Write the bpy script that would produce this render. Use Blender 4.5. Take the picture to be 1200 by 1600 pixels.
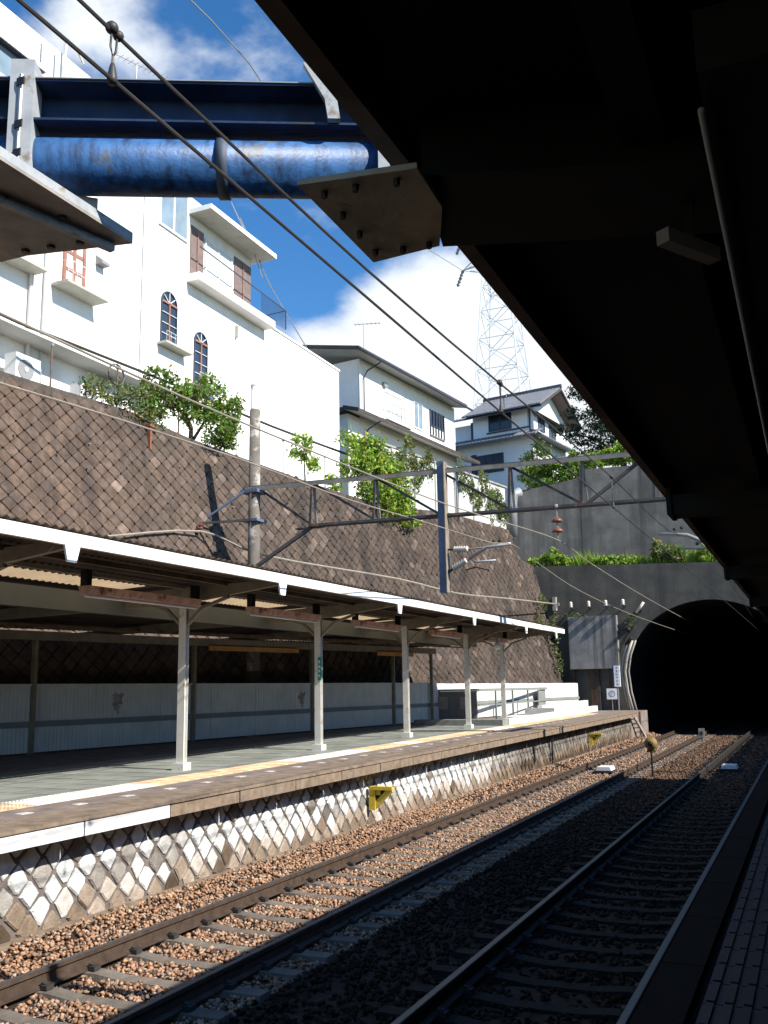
import bpy, math, random
import numpy as np
from mathutils import Vector, Matrix
for o in list(bpy.data.objects): bpy.data.objects.remove(o)
S = bpy.context.scene
COL = S.collection
rnd = random.Random(11)
npr = np.random.RandomState(5)

# ------------------------------------------------------------------ camera
YAW, PITCH, ROLL, EYE = .420, .183, .018, 2.40
F = Vector((-math.sin(YAW)*math.cos(PITCH), math.cos(YAW)*math.cos(PITCH), math.sin(PITCH)))
R0 = Vector((math.cos(YAW), math.sin(YAW), 0)); U0 = R0.cross(F)
Rt = R0*math.cos(ROLL)-U0*math.sin(ROLL); Up = R0*math.sin(ROLL)+U0*math.cos(ROLL)
cd = bpy.data.cameras.new('camera'); cam = bpy.data.objects.new('camera', cd); COL.objects.link(cam)
m = Matrix((Rt, Up, -F)).transposed().to_4x4(); m.translation = Vector((0, 0, EYE)); cam.matrix_world = m
cd.sensor_fit = 'VERTICAL'; cd.sensor_height = 24; cd.lens = 24*1469/1600; cd.clip_end = 3000; cd.clip_start = .05
S.camera = cam

# ------------------------------------------------------------------ sky, sun, exposure
SUN = Vector((1, -.14, .80)).normalized()
EL = math.asin(SUN.z); AZ = math.atan2(SUN.x, SUN.y)
wd = bpy.data.worlds.new('World'); S.world = wd; wd.use_nodes = True
nt = wd.node_tree; nt.nodes.clear()
def N(t, **k):
    n = nt.nodes.new(t)
    for a, b in k.items(): setattr(n, a, b)
    return n
wo = N('ShaderNodeOutputWorld'); bg = N('ShaderNodeBackground'); bg.inputs[1].default_value = .06
sky = N('ShaderNodeTexSky', sky_type='NISHITA', sun_disc=False, sun_elevation=EL, sun_rotation=AZ)
sky.air_density = .9; sky.dust_density = .15; sky.ozone_density = 2.5; sky.altitude = 300
tc = N('ShaderNodeTexCoord')
hs = N('ShaderNodeHueSaturation'); hs.inputs['Saturation'].default_value = 1.28; hs.inputs['Value'].default_value = 1.95
nt.links.new(sky.outputs[0], hs.inputs['Color'])
nz = N('ShaderNodeTexNoise'); nz.inputs['Scale'].default_value = 5.5; nz.inputs['Detail'].default_value = 9; nz.inputs['Roughness'].default_value = .56
mp = N('ShaderNodeMapping'); mp.inputs['Scale'].default_value = (1, 1, 1.8); mp.inputs['Location'].default_value = (.3, .1, .2)
nt.links.new(tc.outputs['Generated'], mp.inputs[0]); nt.links.new(mp.outputs[0], nz.inputs['Vector'])
def math_(op, a, b=None, clamp=False):
    n = N('ShaderNodeMath', operation=op); n.use_clamp = clamp
    for i, v in enumerate((a, b)):
        if v is None: continue
        if isinstance(v, (int, float)): n.inputs[i].default_value = v
        else: nt.links.new(v, n.inputs[i])
    return n.outputs[0]
# cloud masses: (direction, radius, strength)
masses = [((-.245, .925, .20), .24, .75), ((-.335, .87, .385), .085, .26), ((-.50, .63, .58), .15, .12), ((-.40, .69, .60), .07, .12),
          ((-.445, .83, .325), .06, .30), ((-.9, .1, .35), .2, .2), ((.4, .9, .25), .2, .3)]
tot = math_('MULTIPLY', nz.outputs[0], 1.0)
for d, r, s in masses:
    v = N('ShaderNodeVectorMath', operation='DISTANCE'); nt.links.new(tc.outputs['Generated'], v.inputs[0]); v.inputs[1].default_value = Vector(d).normalized()
    a = math_('DIVIDE', v.outputs['Value'], r)
    a = math_('SUBTRACT', 1.25, a); a = math_('MAXIMUM', a, -.0); a = math_('MINIMUM', a, 1.0)
    tot = math_('ADD', tot, math_('MULTIPLY', a, s))
cm = N('ShaderNodeMapRange', interpolation_type='SMOOTHSTEP'); cm.inputs['From Min'].default_value = .53; cm.inputs['From Max'].default_value = .80
nt.links.new(tot, cm.inputs['Value'])
mx = N('ShaderNodeMix', data_type='RGBA'); nt.links.new(cm.outputs[0], mx.inputs[0])
nt.links.new(hs.outputs[0], mx.inputs[6]); mx.inputs[7].default_value = (9.4, 9.9, 10.4, 1)
nt.links.new(mx.outputs[2], bg.inputs[0]); nt.links.new(bg.outputs[0], wo.inputs[0])

sl = bpy.data.lights.new('sun', 'SUN'); sl.energy = 5.0; sl.angle = math.radians(.5); sl.color = (1, .94, .84)
so = bpy.data.objects.new('sun', sl); COL.objects.link(so); so.rotation_euler = SUN.to_track_quat('Z', 'Y').to_euler(); so.location = (20, -10, 30)
S.view_settings.view_transform = 'Standard'; S.view_settings.look = 'None'; S.view_settings.gamma = 1
S.view_settings.use_curve_mapping = False; S.view_settings.exposure = .84
S.cycles.max_bounces = 5; S.cycles.diffuse_bounces = 2; S.cycles.transparent_max_bounces = 8

# ------------------------------------------------------------------ materials
def mat(name, col, rough=.85, var=.25, scale=3, bump=0., bscale=25, metal=0., streak=0., scol=(.02, .02, .02), stretch=(5, 5, .35), tone=False, patch=0., pcol=(.3, .1, .04), pscale=1.2, spec=.3, rand=0., blotch=None):
    mt = bpy.data.materials.new(name); mt.use_nodes = True; t = mt.node_tree; n = t.nodes; L = t.links
    b = n['Principled BSDF']; b.inputs['Roughness'].default_value = rough; b.inputs['Metallic'].default_value = metal
    b.inputs['Specular IOR Level'].default_value = spec
    c = n.new('ShaderNodeTexCoord').outputs['Object']
    def noise(sc, det=5, mapping=None, ro=.6):
        x = n.new('ShaderNodeTexNoise'); x.inputs['Scale'].default_value = sc; x.inputs['Detail'].default_value = det; x.inputs['Roughness'].default_value = ro
        if mapping:
            mm = n.new('ShaderNodeMapping'); mm.inputs['Scale'].default_value = mapping; L.new(c, mm.inputs[0]); L.new(mm.outputs[0], x.inputs['Vector'])
        else: L.new(c, x.inputs['Vector'])
        return x.outputs[0]
    def ramp(f, lo, hi):
        r = n.new('ShaderNodeMapRange'); r.inputs['From Min'].default_value = lo; r.inputs['From Max'].default_value = hi; L.new(f, r.inputs['Value']); return r.outputs[0]
    def mix(f, a, bb, mode='MIX'):
        x = n.new('ShaderNodeMix'); x.data_type = 'RGBA'; x.blend_type = mode
        if isinstance(f, float): x.inputs[0].default_value = f
        else: L.new(f, x.inputs[0])
        for i, v in ((6, a), (7, bb)):
            if isinstance(v, tuple): x.inputs[i].default_value = (*v, 1)
            else: L.new(v, x.inputs[i])
        return x.outputs[2]
    lo = tuple(x*(1-var) for x in col); hi = tuple(min(1, x*(1+var)) for x in col)
    o = mix(ramp(noise(scale), .3, .7), lo, hi)
    if patch: o = mix(ramp(noise(pscale, 6), .62-patch*.25, .70-patch*.2), o, pcol)
    if streak:
        f = ramp(noise(1.0, 5, stretch), .45, .72); mm = n.new('ShaderNodeMath'); mm.operation = 'MULTIPLY'; L.new(f, mm.inputs[0]); mm.inputs[1].default_value = streak
        mm.use_clamp = True; o = mix(mm.outputs[0], o, scol)
    if tone:
        a = n.new('ShaderNodeAttribute'); a.attribute_name = 'tone'; o = mix(1.0, o, a.outputs['Color'], 'MULTIPLY')
    if rand:
        oi = n.new('ShaderNodeObjectInfo'); r = n.new('ShaderNodeMapRange'); L.new(oi.outputs['Random'], r.inputs['Value']); r.inputs['To Min'].default_value = 1-rand; r.inputs['To Max'].default_value = 1+rand
        h = n.new('ShaderNodeHueSaturation'); L.new(o, h.inputs['Color']); L.new(r.outputs[0], h.inputs['Value']); o = h.outputs[0]
    L.new(o, b.inputs['Base Color'])
    if bump:
        bm = n.new('ShaderNodeBump'); bm.inputs['Strength'].default_value = bump; bm.inputs['Distance'].default_value = .02
        L.new(noise(bscale, 6), bm.inputs['Height']); L.new(bm.outputs[0], b.inputs['Normal'])
    return mt

M = {}
M['wall_stone'] = mat('wall_stone', (.108, .085, .067), .95, .32, 5, 1., 22, tone=True, streak=.85, scol=(.034, .033, .032), stretch=(1.1, 1.1, .14), spec=.1)
M['joint'] = mat('joint', (.072, .060, .050), 1, .3, 4, .3)
M['plat_stone'] = mat('plat_stone', (.58, .61, .62), .9, .22, 9, .8, 40, tone=True, streak=.32, scol=(.20, .12, .075), stretch=(3, 3, .5), spec=.2)
M['plat_joint'] = mat('plat_joint', (.13, .11, .10), 1, .4, 5, .5, 30)
M['coping'] = mat('coping', (.20, .155, .115), .9, .4, 6, .5, 40, streak=.5, scol=(.22, .14, .09), stretch=(6, 6, .8))
M['coping_white'] = mat('coping_white', (.66, .66, .66), .8, .08, 5, .2, 30, streak=.2, scol=(.3, .28, .25))
M['asphalt'] = mat('asphalt', (.20, .162, .142), .9, .35, 3, .5, 60)
M['floor_tile'] = mat('floor_tile', (.22, .235, .215), .6, .3, 2, .1, 30, rand=.18)
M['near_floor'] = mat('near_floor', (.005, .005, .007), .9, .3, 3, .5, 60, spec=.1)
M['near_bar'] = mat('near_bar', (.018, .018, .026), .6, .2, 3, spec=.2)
M['yellow_tile'] = mat('yellow_tile', (.62, .41, .25), .85, .3, 6, .3, rand=.22, patch=.25, pcol=(.36, .28, .22), pscale=5)
M['pale_tile'] = mat('pale_tile', (.62, .58, .53), .85, .25, 6, .3, rand=.18, patch=.25, pcol=(.38, .33, .29), pscale=5)
M['white_paint'] = mat('white_paint', (.78, .78, .74), .55, .06, 3, streak=.15, scol=(.45, .4, .33))
M['post_paint'] = mat('post_paint', (.70, .69, .64), .5, .1, 5, .1, 20, patch=.05, pcol=(.38, .27, .18), pscale=6)
M['post_brown'] = mat('post_brown', (.20, .145, .095), .6, .25, 4, .1, 20)
M['steel_brown'] = mat('steel_brown', (.13, .088, .058), .7, .4, 4, .2, 30, patch=.35, pcol=(.06, .03, .018), pscale=3)
M['steel_cream'] = mat('steel_cream', (.23, .195, .15), .6, .25, 4, .15, 30)
M['sheet'] = mat('sheet', (.075, .055, .042), .8, .3, 3, .1, streak=.4, scol=(.03, .02, .015))
M['lamp_box'] = mat('lamp_box', (.58, .36, .28), .6, .3, 5, patch=.1, pcol=(.20, .07, .035), pscale=3)
M['tube'] = mat('tube', (.75, .75, .73), .3, .03, 3)
M['fence'] = mat('fence', (.62, .62, .57), .7, .08, 2, .05, 10, streak=.2, scol=(.28, .27, .25), stretch=(2, 2, .6))
M['fence_band'] = mat('fence_band', (.20, .22, .215), .7, .1, 2)
M['orange_board'] = mat('orange_board', (.50, .26, .09), .7, .2, 3)
M['stain'] = mat('stain', (.34, .29, .24), .9, .4, 8)
M['shed'] = mat('shed', (.22, .23, .22), .7, .1, 2, streak=.25)
M['poster'] = mat('poster', (.42, .33, .30), .6, .25, 12)
M['concrete_dark'] = mat('concrete_dark', (.095, .092, .080), .95, .3, 1.0, .6, 14, streak=.9, scol=(.05, .05, .05), stretch=(1.3, 1.3, .12))
M['concrete_mid'] = mat('concrete_mid', (.16, .155, .145), .95, .3, 1.0, .6, 14, streak=.9, scol=(.06, .06, .06), stretch=(1.3, 1.3, .12))
M['concrete_streak'] = mat('concrete_streak', (.25, .25, .24), .95, .25, 2, .5, 20, streak=1., scol=(.035, .034, .036), stretch=(2.6, 2.6, .14), patch=.0)
M['concrete_rust'] = mat('concrete_rust', (.055, .045, .038), .95, .4, 2, .5, 20, streak=.8, scol=(.15, .052, .026), stretch=(3, 3, .2))
M['plaque'] = mat('plaque', (.03, .038, .06), .7, .2, 3)
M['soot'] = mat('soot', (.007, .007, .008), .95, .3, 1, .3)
M['sill'] = mat('sill', (.30, .28, .25), .9, .2, 3)
M['conduit'] = mat('conduit', (.36, .33, .28), .6, .2, 4)
M['conduit_rust'] = mat('conduit_rust', (.22, .085, .045), .9, .4, 4)
M['rail'] = mat('rail', (.07, .048, .036), .6, .35, 8, .2, 40, metal=.2)
M['rail_shaded'] = mat('rail_shaded', (.02, .015, .012), .7, .35, 8, .2, 40)  # copy of rail for the near track, canopy shade put into the colour
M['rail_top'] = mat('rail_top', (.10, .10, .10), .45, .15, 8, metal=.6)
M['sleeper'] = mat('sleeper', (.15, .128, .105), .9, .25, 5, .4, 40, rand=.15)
M['sleeper_shaded'] = mat('sleeper_shaded', (.006, .006, .0055), .9, .25, 5, .4, 40, rand=.15)  # near-track sleepers, colour blackened to carry the shade under the canopy
M['clip'] = mat('clip', (.035, .03, .028), .8, .3, 6)
M['ballast_bed'] = mat('ballast_bed', (.035, .022, .016), 1, .5, 14, .9, 30)
M['pebble'] = mat('pebble', (.31, .205, .14), .9, .25, 10, tone=True, spec=.2)
M['building'] = mat('building', (.82, .81, .78), .8, .03, 1, .05, 20, streak=.35, scol=(.60, .58, .53), stretch=(1.2, 1.2, .1))
M['building_grey'] = mat('building_grey', (.62, .62, .60), .8, .05, 1)
M['stucco'] = mat('stucco', (.82, .81, .77), .85, .05, 2, .1, 40)
M['stucco_blue'] = mat('stucco_blue', (.76, .79, .82), .85, .05, 2, .1, 40)
M['soffit'] = mat('soffit', (.42, .41, .36), .8, .1, 3)
M['glass'] = mat('glass', (.20, .27, .33), .08, .2, 1, spec=.8)
M['dark_glass'] = mat('dark_glass', (.03, .045, .07), .1, .2, 1, spec=.6)
M['pane_white'] = mat('pane_white', (.62, .66, .66), .3, .05, 1)
M['frame_brown'] = mat('frame_brown', (.28, .14, .10), .6, .2, 3)
M['frame_white'] = mat('frame_white', (.72, .73, .73), .5, .05, 3)
M['panel_brown'] = mat('panel_brown', (.17, .13, .12), .7, .2, 3)
M['frame_dark'] = mat('frame_dark', (.05, .06, .09), .5, .2, 3)
M['tile_roof'] = mat('tile_roof', (.12, .12, .13), .6, .3, 4, .2, 20)
M['tile_light'] = mat('tile_light', (.17, .175, .19), .6, .25, 4, .2, 20)
M['roof_dark'] = mat('roof_dark', (.06, .05, .048), .7, .3, 3)
M['pink'] = mat('pink', (.62, .45, .38), .8, .1, 3)
M['ac'] = mat('ac', (.70, .70, .68), .5, .05, 3)
M['grille'] = mat('grille', (.25, .25, .26), .6, .1, 3)
M['wire'] = mat('wire', (.05, .045, .04), .5, .2, 3)
M['cable_pale'] = mat('cable_pale', (.26, .23, .19), .7, .2, 3)
M['galv'] = mat('galv', (.30, .31, .32), .5, .15, 4, metal=.3)
M['truss'] = mat('truss', (.05, .05, .052), .6, .3, 4, .1, patch=.2, pcol=(.16, .08, .05), pscale=3)
M['truss_light'] = mat('truss_light', (.17, .16, .145), .6, .3, 4)
M['mast_blue'] = mat('mast_blue', (.10, .135, .21), .5, .2, 4)
M['pole'] = mat('pole', (.13, .115, .10), .9, .25, 3, .4, 30, patch=.38, pcol=(.34, .32, .29), pscale=2.6)
M['insulator'] = mat('insulator', (.62, .56, .50), .3, .1, 5)
M['insulator_brown'] = mat('insulator_brown', (.17, .07, .05), .3, .2, 5)
M['girder'] = mat('girder', (.018, .036, .085), .45, .5, 2.5, .25, 12, patch=.2, pcol=(.03, .035, .045), pscale=3)
M['pipe_blue'] = mat('pipe_blue', (.03, .11, .28), .46, .35, 5, .16, 40, streak=1., scol=(.008, .016, .045), stretch=(12, 12, .7), spec=.4, patch=.04, pcol=(.08, .09, .11), pscale=5)
M['pipe_joint'] = mat('pipe_joint', (.06, .075, .10), .6, .3, 4)
M['strap'] = mat('strap', (.34, .36, .38), .6, .2, 6, patch=.2, pcol=(.2, .15, .1), pscale=6)
M['plate'] = mat('plate', (.62, .55, .38), .6, .35, 3, .3, 15, patch=.3, pcol=(.55, .42, .26), pscale=4)
M['plate_grey'] = mat('plate_grey', (.30, .27, .24), .6, .3, 3, .3, 15, patch=.3, pcol=(.45, .34, .28), pscale=3)
M['bolt'] = mat('bolt', (.03, .03, .03), .5, .2, 5)
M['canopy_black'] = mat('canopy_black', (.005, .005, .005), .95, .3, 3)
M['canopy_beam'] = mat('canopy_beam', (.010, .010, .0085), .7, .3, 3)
M['dim_tube'] = mat('dim_tube', (.38, .37, .34), .4, .05, 3)
M['dim_fixture'] = mat('dim_fixture', (.25, .235, .21), .5, .2, 3)
M['yellow'] = mat('yellow', (.62, .46, .05), .6, .15, 6, patch=.15, pcol=(.2, .12, .03), pscale=8)
M['black'] = mat('black', (.015, .015, .015), .6, .2, 5)
M['signal_yellow'] = mat('signal_yellow', (.22, .15, .05), .6, .3, 6)
M['sign_white'] = mat('sign_white', (.74, .76, .80), .4, .03, 3)
M['sign_blue'] = mat('sign_blue', (.02, .05, .32), .5, .1, 3)
M['ink'] = mat('ink', (.03, .035, .08), .6, .1, 3)
M['green_sign'] = mat('green_sign', (.02, .25, .15), .5, .1, 3)
M['pylon'] = mat('pylon', (.66, .72, .78), .6, .05, 1)
M['bark'] = mat('bark', (.06, .045, .032), .95, .3, 6, .5, 20)
M['soil'] = mat('soil', (.07, .055, .035), 1, .4, 1, .5, 10)
M['soil_green'] = mat('soil_green', (.05, .06, .025), 1, .4, .5, .5, 5)
M['ivy_panel'] = mat('ivy_panel', (.52, .53, .50), .7, .1, 1, streak=.2, scol=(.3, .3, .26))
M['dark_timber'] = mat('dark_timber', (.07, .05, .04), .8, .3, 3)

def leaf_mat(name, col, trans=.35):
    mt = bpy.data.materials.new(name); mt.use_nodes = True; t = mt.node_tree; n = t.nodes; L = t.links
    b = n['Principled BSDF']; out = n['Material Output']; b.inputs['Roughness'].default_value = .6; b.inputs['Specular IOR Level'].default_value = .25
    a = n.new('ShaderNodeAttribute'); a.attribute_name = 'tone'
    x = n.new('ShaderNodeMix'); x.data_type = 'RGBA'; x.blend_type = 'MULTIPLY'; x.inputs[0].default_value = 1; x.inputs[6].default_value = (*col, 1); L.new(a.outputs['Color'], x.inputs[7])
    L.new(x.outputs[2], b.inputs['Base Color'])
    tr = n.new('ShaderNodeBsdfTranslucent'); L.new(x.outputs[2], tr.inputs[0]); ms = n.new('ShaderNodeMixShader'); ms.inputs[0].default_value = trans
    L.new(b.outputs[0], ms.inputs[1]); L.new(tr.outputs[0], ms.inputs[2]); L.new(ms.outputs[0], out.inputs[0]); return mt
M['leaf'] = leaf_mat('leaf', (.15, .27, .05)); M['leaf_bright'] = leaf_mat('leaf_bright', (.27, .43, .07)); M['leaf_dark'] = leaf_mat('leaf_dark', (.022, .05, .026), .15)
M['leaf_ivy'] = leaf_mat('leaf_ivy', (.14, .19, .07)); M['grass'] = leaf_mat('grass', (.19, .32, .06), .4)
def translucent(name, col):
    mt = bpy.data.materials.new(name); mt.use_nodes = True; t = mt.node_tree; n = t.nodes; L = t.links
    tr = n.new('ShaderNodeBsdfTranslucent'); df = n.new('ShaderNodeBsdfDiffuse'); ms = n.new('ShaderNodeMixShader'); ms.inputs[0].default_value = .5
    nz_ = n.new('ShaderNodeTexNoise'); nz_.inputs['Scale'].default_value = 3; nz_.inputs['Detail'].default_value = 6
    c = n.new('ShaderNodeTexCoord'); L.new(c.outputs['Object'], nz_.inputs['Vector'])
    x = n.new('ShaderNodeMix'); x.data_type = 'RGBA'; L.new(nz_.outputs[0], x.inputs[0]); x.inputs[6].default_value = (*[q*.7 for q in col], 1); x.inputs[7].default_value = (*[min(1, q*1.25) for q in col], 1)
    L.new(x.outputs[2], tr.inputs[0]); L.new(x.outputs[2], df.inputs[0]); L.new(df.outputs[0], ms.inputs[1]); L.new(tr.outputs[0], ms.inputs[2]); L.new(ms.outputs[0], n['Material Output'].inputs[0]); return mt
M['skylight'] = translucent('skylight', (.62, .46, .28))

# ------------------------------------------------------------------ mesh helpers
class MB:
    def __init__(s): s.v = []; s.f = []; s.t = []; s.cur = (1, 1, 1)
    def add(s, vs, fs):
        k = len(s.v); s.v += [tuple(p) for p in vs]; s.f += [tuple(i+k for i in f) for f in fs]; s.t += [s.cur]*len(vs); return s
    def box(s, x0, x1, y0, y1, z0, z1):
        return s.add([(x0, y0, z0), (x1, y0, z0), (x1, y1, z0), (x0, y1, z0), (x0, y0, z1), (x1, y0, z1), (x1, y1, z1), (x0, y1, z1)],
                     [(0, 3, 2, 1), (4, 5, 6, 7), (0, 1, 5, 4), (1, 2, 6, 5), (2, 3, 7, 6), (3, 0, 4, 7)])
    def bar(s, p, q, w, h, up=(0, 0, 1)):
        p = Vector(p); q = Vector(q); d = (q-p).normalized(); u = Vector(up)
        if abs(d.dot(u)) > .98: u = Vector((0, 1, 0))
        a = d.cross(u).normalized()*w/2; b = a.cross(d).normalized()*h/2
        vs = [p-a-b, p+a-b, p+a+b, p-a+b, q-a-b, q+a-b, q+a+b, q-a+b]
        return s.add(vs, [(0, 3, 2, 1), (4, 5, 6, 7), (0, 1, 5, 4), (1, 2, 6, 5), (2, 3, 7, 6), (3, 0, 4, 7)])
    def tube(s, pts, r, n=8, cap=True):
        pts = [Vector(p) for p in pts]; rings = []; ref = None
        rs = r if isinstance(r, (list, tuple)) else [r]*len(pts)
        for i, p in enumerate(pts):
            d = (pts[min(i+1, len(pts)-1)]-pts[max(i-1, 0)]).normalized()
            u = Vector((0, 0, 1)) if abs(d.z) < .95 else Vector((0, 1, 0))
            if ref is not None: u = ref
            a = d.cross(u); 
            if a.length < 1e-4: a = d.cross(Vector((1, 0, 0)))
            a.normalize(); b = d.cross(a).normalized(); ref = -b if ref is None else ref
            rings.append([p+(a*math.cos(2*math.pi*k/n)+b*math.sin(2*math.pi*k/n))*rs[i] for k in range(n)])
        vs = [v for rr in rings for v in rr]; fs = []
        for i in range(len(pts)-1):
            for k in range(n):
                k2 = (k+1) % n; fs.append((i*n+k, i*n+k2, (i+1)*n+k2, (i+1)*n+k))
        if cap: fs += [tuple(range(n))[::-1], tuple((len(pts)-1)*n+k for k in range(n))]
        return s.add(vs, fs)
    def prism(s, poly, a, b):           # poly: list of 3D points, extruded from offset a to offset b (vectors)
        a = Vector(a); b = Vector(b); n = len(poly)
        vs = [Vector(p)+a for p in poly]+[Vector(p)+b for p in poly]
        return s.add(vs, [tuple(range(n))[::-1], tuple(range(n, 2*n))]+[(i, (i+1) % n, n+(i+1) % n, n+i) for i in range(n)])
    def quad(s, *p): return s.add(p, [tuple(range(len(p)))])
    def lathe(s, c, prof, n=12):        # profile (r, z) about vertical axis at c
        c = Vector(c); vs = []; fs = []
        for r, z in prof: vs += [c+Vector((r*math.cos(2*math.pi*k/n), r*math.sin(2*math.pi*k/n), z)) for k in range(n)]
        for i in range(len(prof)-1):
            for k in range(n):
                k2 = (k+1) % n; fs.append((i*n+k, i*n+k2, (i+1)*n+k2, (i+1)*n+k))
        fs += [tuple(range(n))[::-1], tuple((len(prof)-1)*n+k for k in range(n))]
        return s.add(vs, fs)
    def sphere(s, c, r, n=10, m=7):
        return s.lathe(c, [(max(.001, r*math.sin(math.pi*i/m)), -r*math.cos(math.pi*i/m)) for i in range(m+1)], n)
    def build(s, name, mtl, parent=None, smooth=False, tone=False):
        base = BASE.get(parent.name, Vector()) if parent else Vector()
        me = bpy.data.meshes.new(name)
        me.from_pydata([tuple(Vector(v)-base) for v in s.v], [], s.f)
        me.materials.append(M[mtl] if isinstance(mtl, str) else mtl)
        if tone:
            ca = me.color_attributes.new('tone', 'FLOAT_COLOR', 'POINT'); ca.data.foreach_set('color', np.array([(*t, 1) for t in s.t], dtype=np.float32).ravel())
        if smooth: me.polygons.foreach_set('use_smooth', [True]*len(me.polygons))
        me.update()
        o = bpy.data.objects.new(name, me); COL.objects.link(o)
        if parent: o.parent = parent; BASE[o.name] = base
        return o
BASE = {}
def tag(o, label=None, cat=None, group=None, kind=None):
    if label: o['label'] = label
    if cat: o['category'] = cat
    if group: o['group'] = group
    if kind: o['kind'] = kind
    return o
def thing(name, label, cat, base=(0, 0, 0), group=None, rz=0, local=False):
    o = bpy.data.objects.new(name, None); COL.objects.link(o); o.location = base; o.rotation_euler = (0, 0, rz); o.empty_display_size = .2
    BASE[o.name] = Vector() if local else Vector(base)
    return tag(o, label, cat, group)
def struct(name, base=(0, 0, 0)):
    o = bpy.data.objects.new(name, None); COL.objects.link(o); o.location = base; BASE[o.name] = Vector(base); o['kind'] = 'structure'; return o
def copy_obj(o, parent, dloc=(0, 0, 0)):
    c = o.copy(); COL.objects.link(c); c.parent = parent; c.location = o.location+Vector(dloc)
    for ch in o.children:
        d = ch.copy(); COL.objects.link(d); d.parent = c
    return c
def copy_tree(o, dloc=(0, 0, 0)):
    c = o.copy(); COL.objects.link(c); c.location = o.location+Vector(dloc)
    for ch in o.children:
        d = ch.copy(); COL.objects.link(d); d.parent = c
        for g in ch.children:
            e = g.copy(); COL.objects.link(e); e.parent = d
    return c
def fast_mesh(name, V, Fc, mtl, tones=None, parent=None, base=(0, 0, 0)):
    """V (n,3), Fc (m,k) with constant k"""
    me = bpy.data.meshes.new(name); n, k = Fc.shape
    me.vertices.add(len(V)); me.vertices.foreach_set('co', (V-np.array(base)).astype(np.float32).ravel())
    me.loops.add(n*k); me.loops.foreach_set('vertex_index', Fc.astype(np.int32).ravel())
    me.polygons.add(n); me.polygons.foreach_set('loop_start', np.arange(0, n*k, k, dtype=np.int32))
    try: me.polygons.foreach_set('loop_total', np.full(n, k, dtype=np.int32))
    except Exception: pass
    me.update(calc_edges=True)
    if tones is not None:
        ca = me.color_attributes.new('tone', 'FLOAT_COLOR', 'POINT'); ca.data.foreach_set('color', np.hstack([tones, np.ones((len(tones), 1))]).astype(np.float32).ravel())
    me.materials.append(M[mtl]); o = bpy.data.objects.new(name, me); COL.objects.link(o)
    if parent: o.parent = parent
    return o
def leaves(name, blobs, n, size, mtl, parent=None, lo=.45, hi=1.35, hang=0):
    """leaf quads scattered in clumps through ellipsoids (cx,cy,cz,rx,ry,rz)"""
    base = BASE.get(parent.name, Vector()) if parent else Vector()
    vol = np.array([b[3]*b[4]*b[5] for b in blobs])**.7; pick = npr.choice(len(blobs), n, p=vol/vol.sum())
    B = np.array(blobs)[pick]
    # clumps inside each blob
    K = 26; cl = []
    for b in blobs:
        d = npr.normal(size=(K, 3)); d /= np.linalg.norm(d, axis=1)[:, None]; r = npr.uniform(.35, 1.0, (K, 1))**.6
        cl.append(d*r)
    cl = np.array(cl); ci = npr.randint(0, K, n); cc = cl[pick, ci]
    ctone = npr.uniform(.6, 1.25, (len(blobs), K))[pick, ci]
    P = cc+npr.normal(size=(n, 3))*.17
    C = B[:, :3]+P*B[:, 3:]
    a = npr.normal(size=(n, 3)); a[:, 2] -= hang; a /= np.linalg.norm(a, axis=1)[:, None]; t = npr.normal(size=(n, 3)); b = np.cross(a, t); b /= np.linalg.norm(b, axis=1)[:, None]
    s = size*npr.uniform(.6, 1.3, (n, 1)); w = s*.42
    V = np.stack([C-a*s, C-b*w, C+a*s, C+b*w], 1).reshape(-1, 3)
    Fc = np.arange(4*n).reshape(n, 4)
    tn = (npr.uniform(lo, hi, n)*ctone)[:, None]*np.stack([npr.uniform(.8, 1.25, n), np.ones(n), npr.uniform(.6, 1.2, n)], 1)
    dead = npr.rand(n) < .07; tn[dead] = tn[dead]*np.array([1.9, .85, .8])
    return fast_mesh(name, V, Fc, mtl, np.repeat(tn, 4, 0), parent, tuple(base))

# ================================================================== SETTING
tk = struct('trackbed'); MB().box(-9, 1, 45, 112.5, -.6, -.222).build('tunnel_floor', 'soot', tk); MB().box(-7.56, -.8, -60, 112, -.6, -.215).build('bed', 'ballast_bed', tk); MB().prism([(-7.56, -20, -.3), (-6.9, -20, -.3), (-6.9, -20, -.214), (-7.56, -20, -.05)], (0, 0, 0), (0, 66, 0)).build('shoulder', 'ballast_bed', tk)
def terrace(name, poly, z0, z1, mtl):
    o = MB().prism([(x, y, 0) for x, y in poly], (0, 0, z0), (0, 0, z1)).build(name, mtl); o['kind'] = 'structure'; return o
WTOP = [(-30, 11.1), (14, 11.0), (17.5, 10.76), (21.7, 10.69), (24.2, 10.33), (27, 10.12), (30.6, 9.87), (34.8, 9.71), (40.1, 10.24), (46.3, 10.19), (46.7, 8.71), (48.6, 8.39)]
def wtop(y): return float(np.interp(y, [p[0] for p in WTOP], [p[1] for p in WTOP]))
def wx(y, z): return -19.5+.176*y-.22*z
terrace('terrace_ground', [(wx(y, 9.6)-.35, y) for y in (-30, 46.2)]+[(-15.0, 51), (-15.0, 62), (-300, 62), (-300, -30)], 0, 9.6, 'soil')
terrace('upper_ground', [(-300, 62), (-15, 62), (-15, 51.5), (8, 51.5), (300, 51.5), (300, 900), (-300, 900)], 9.0, 13.3, 'soil_green')
terrace('right_bank', [(5.3, -60), (300, -60), (300, 51.5), (5.3, 51.5)], -.5, 6.0, 'soil_green')
terrace('portal_ledge', [(-13.6, 48.7), (5.3, 48.7), (5.3, 51.3), (-13.6, 51.3)], 6.6, 8.1, 'soil')
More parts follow.
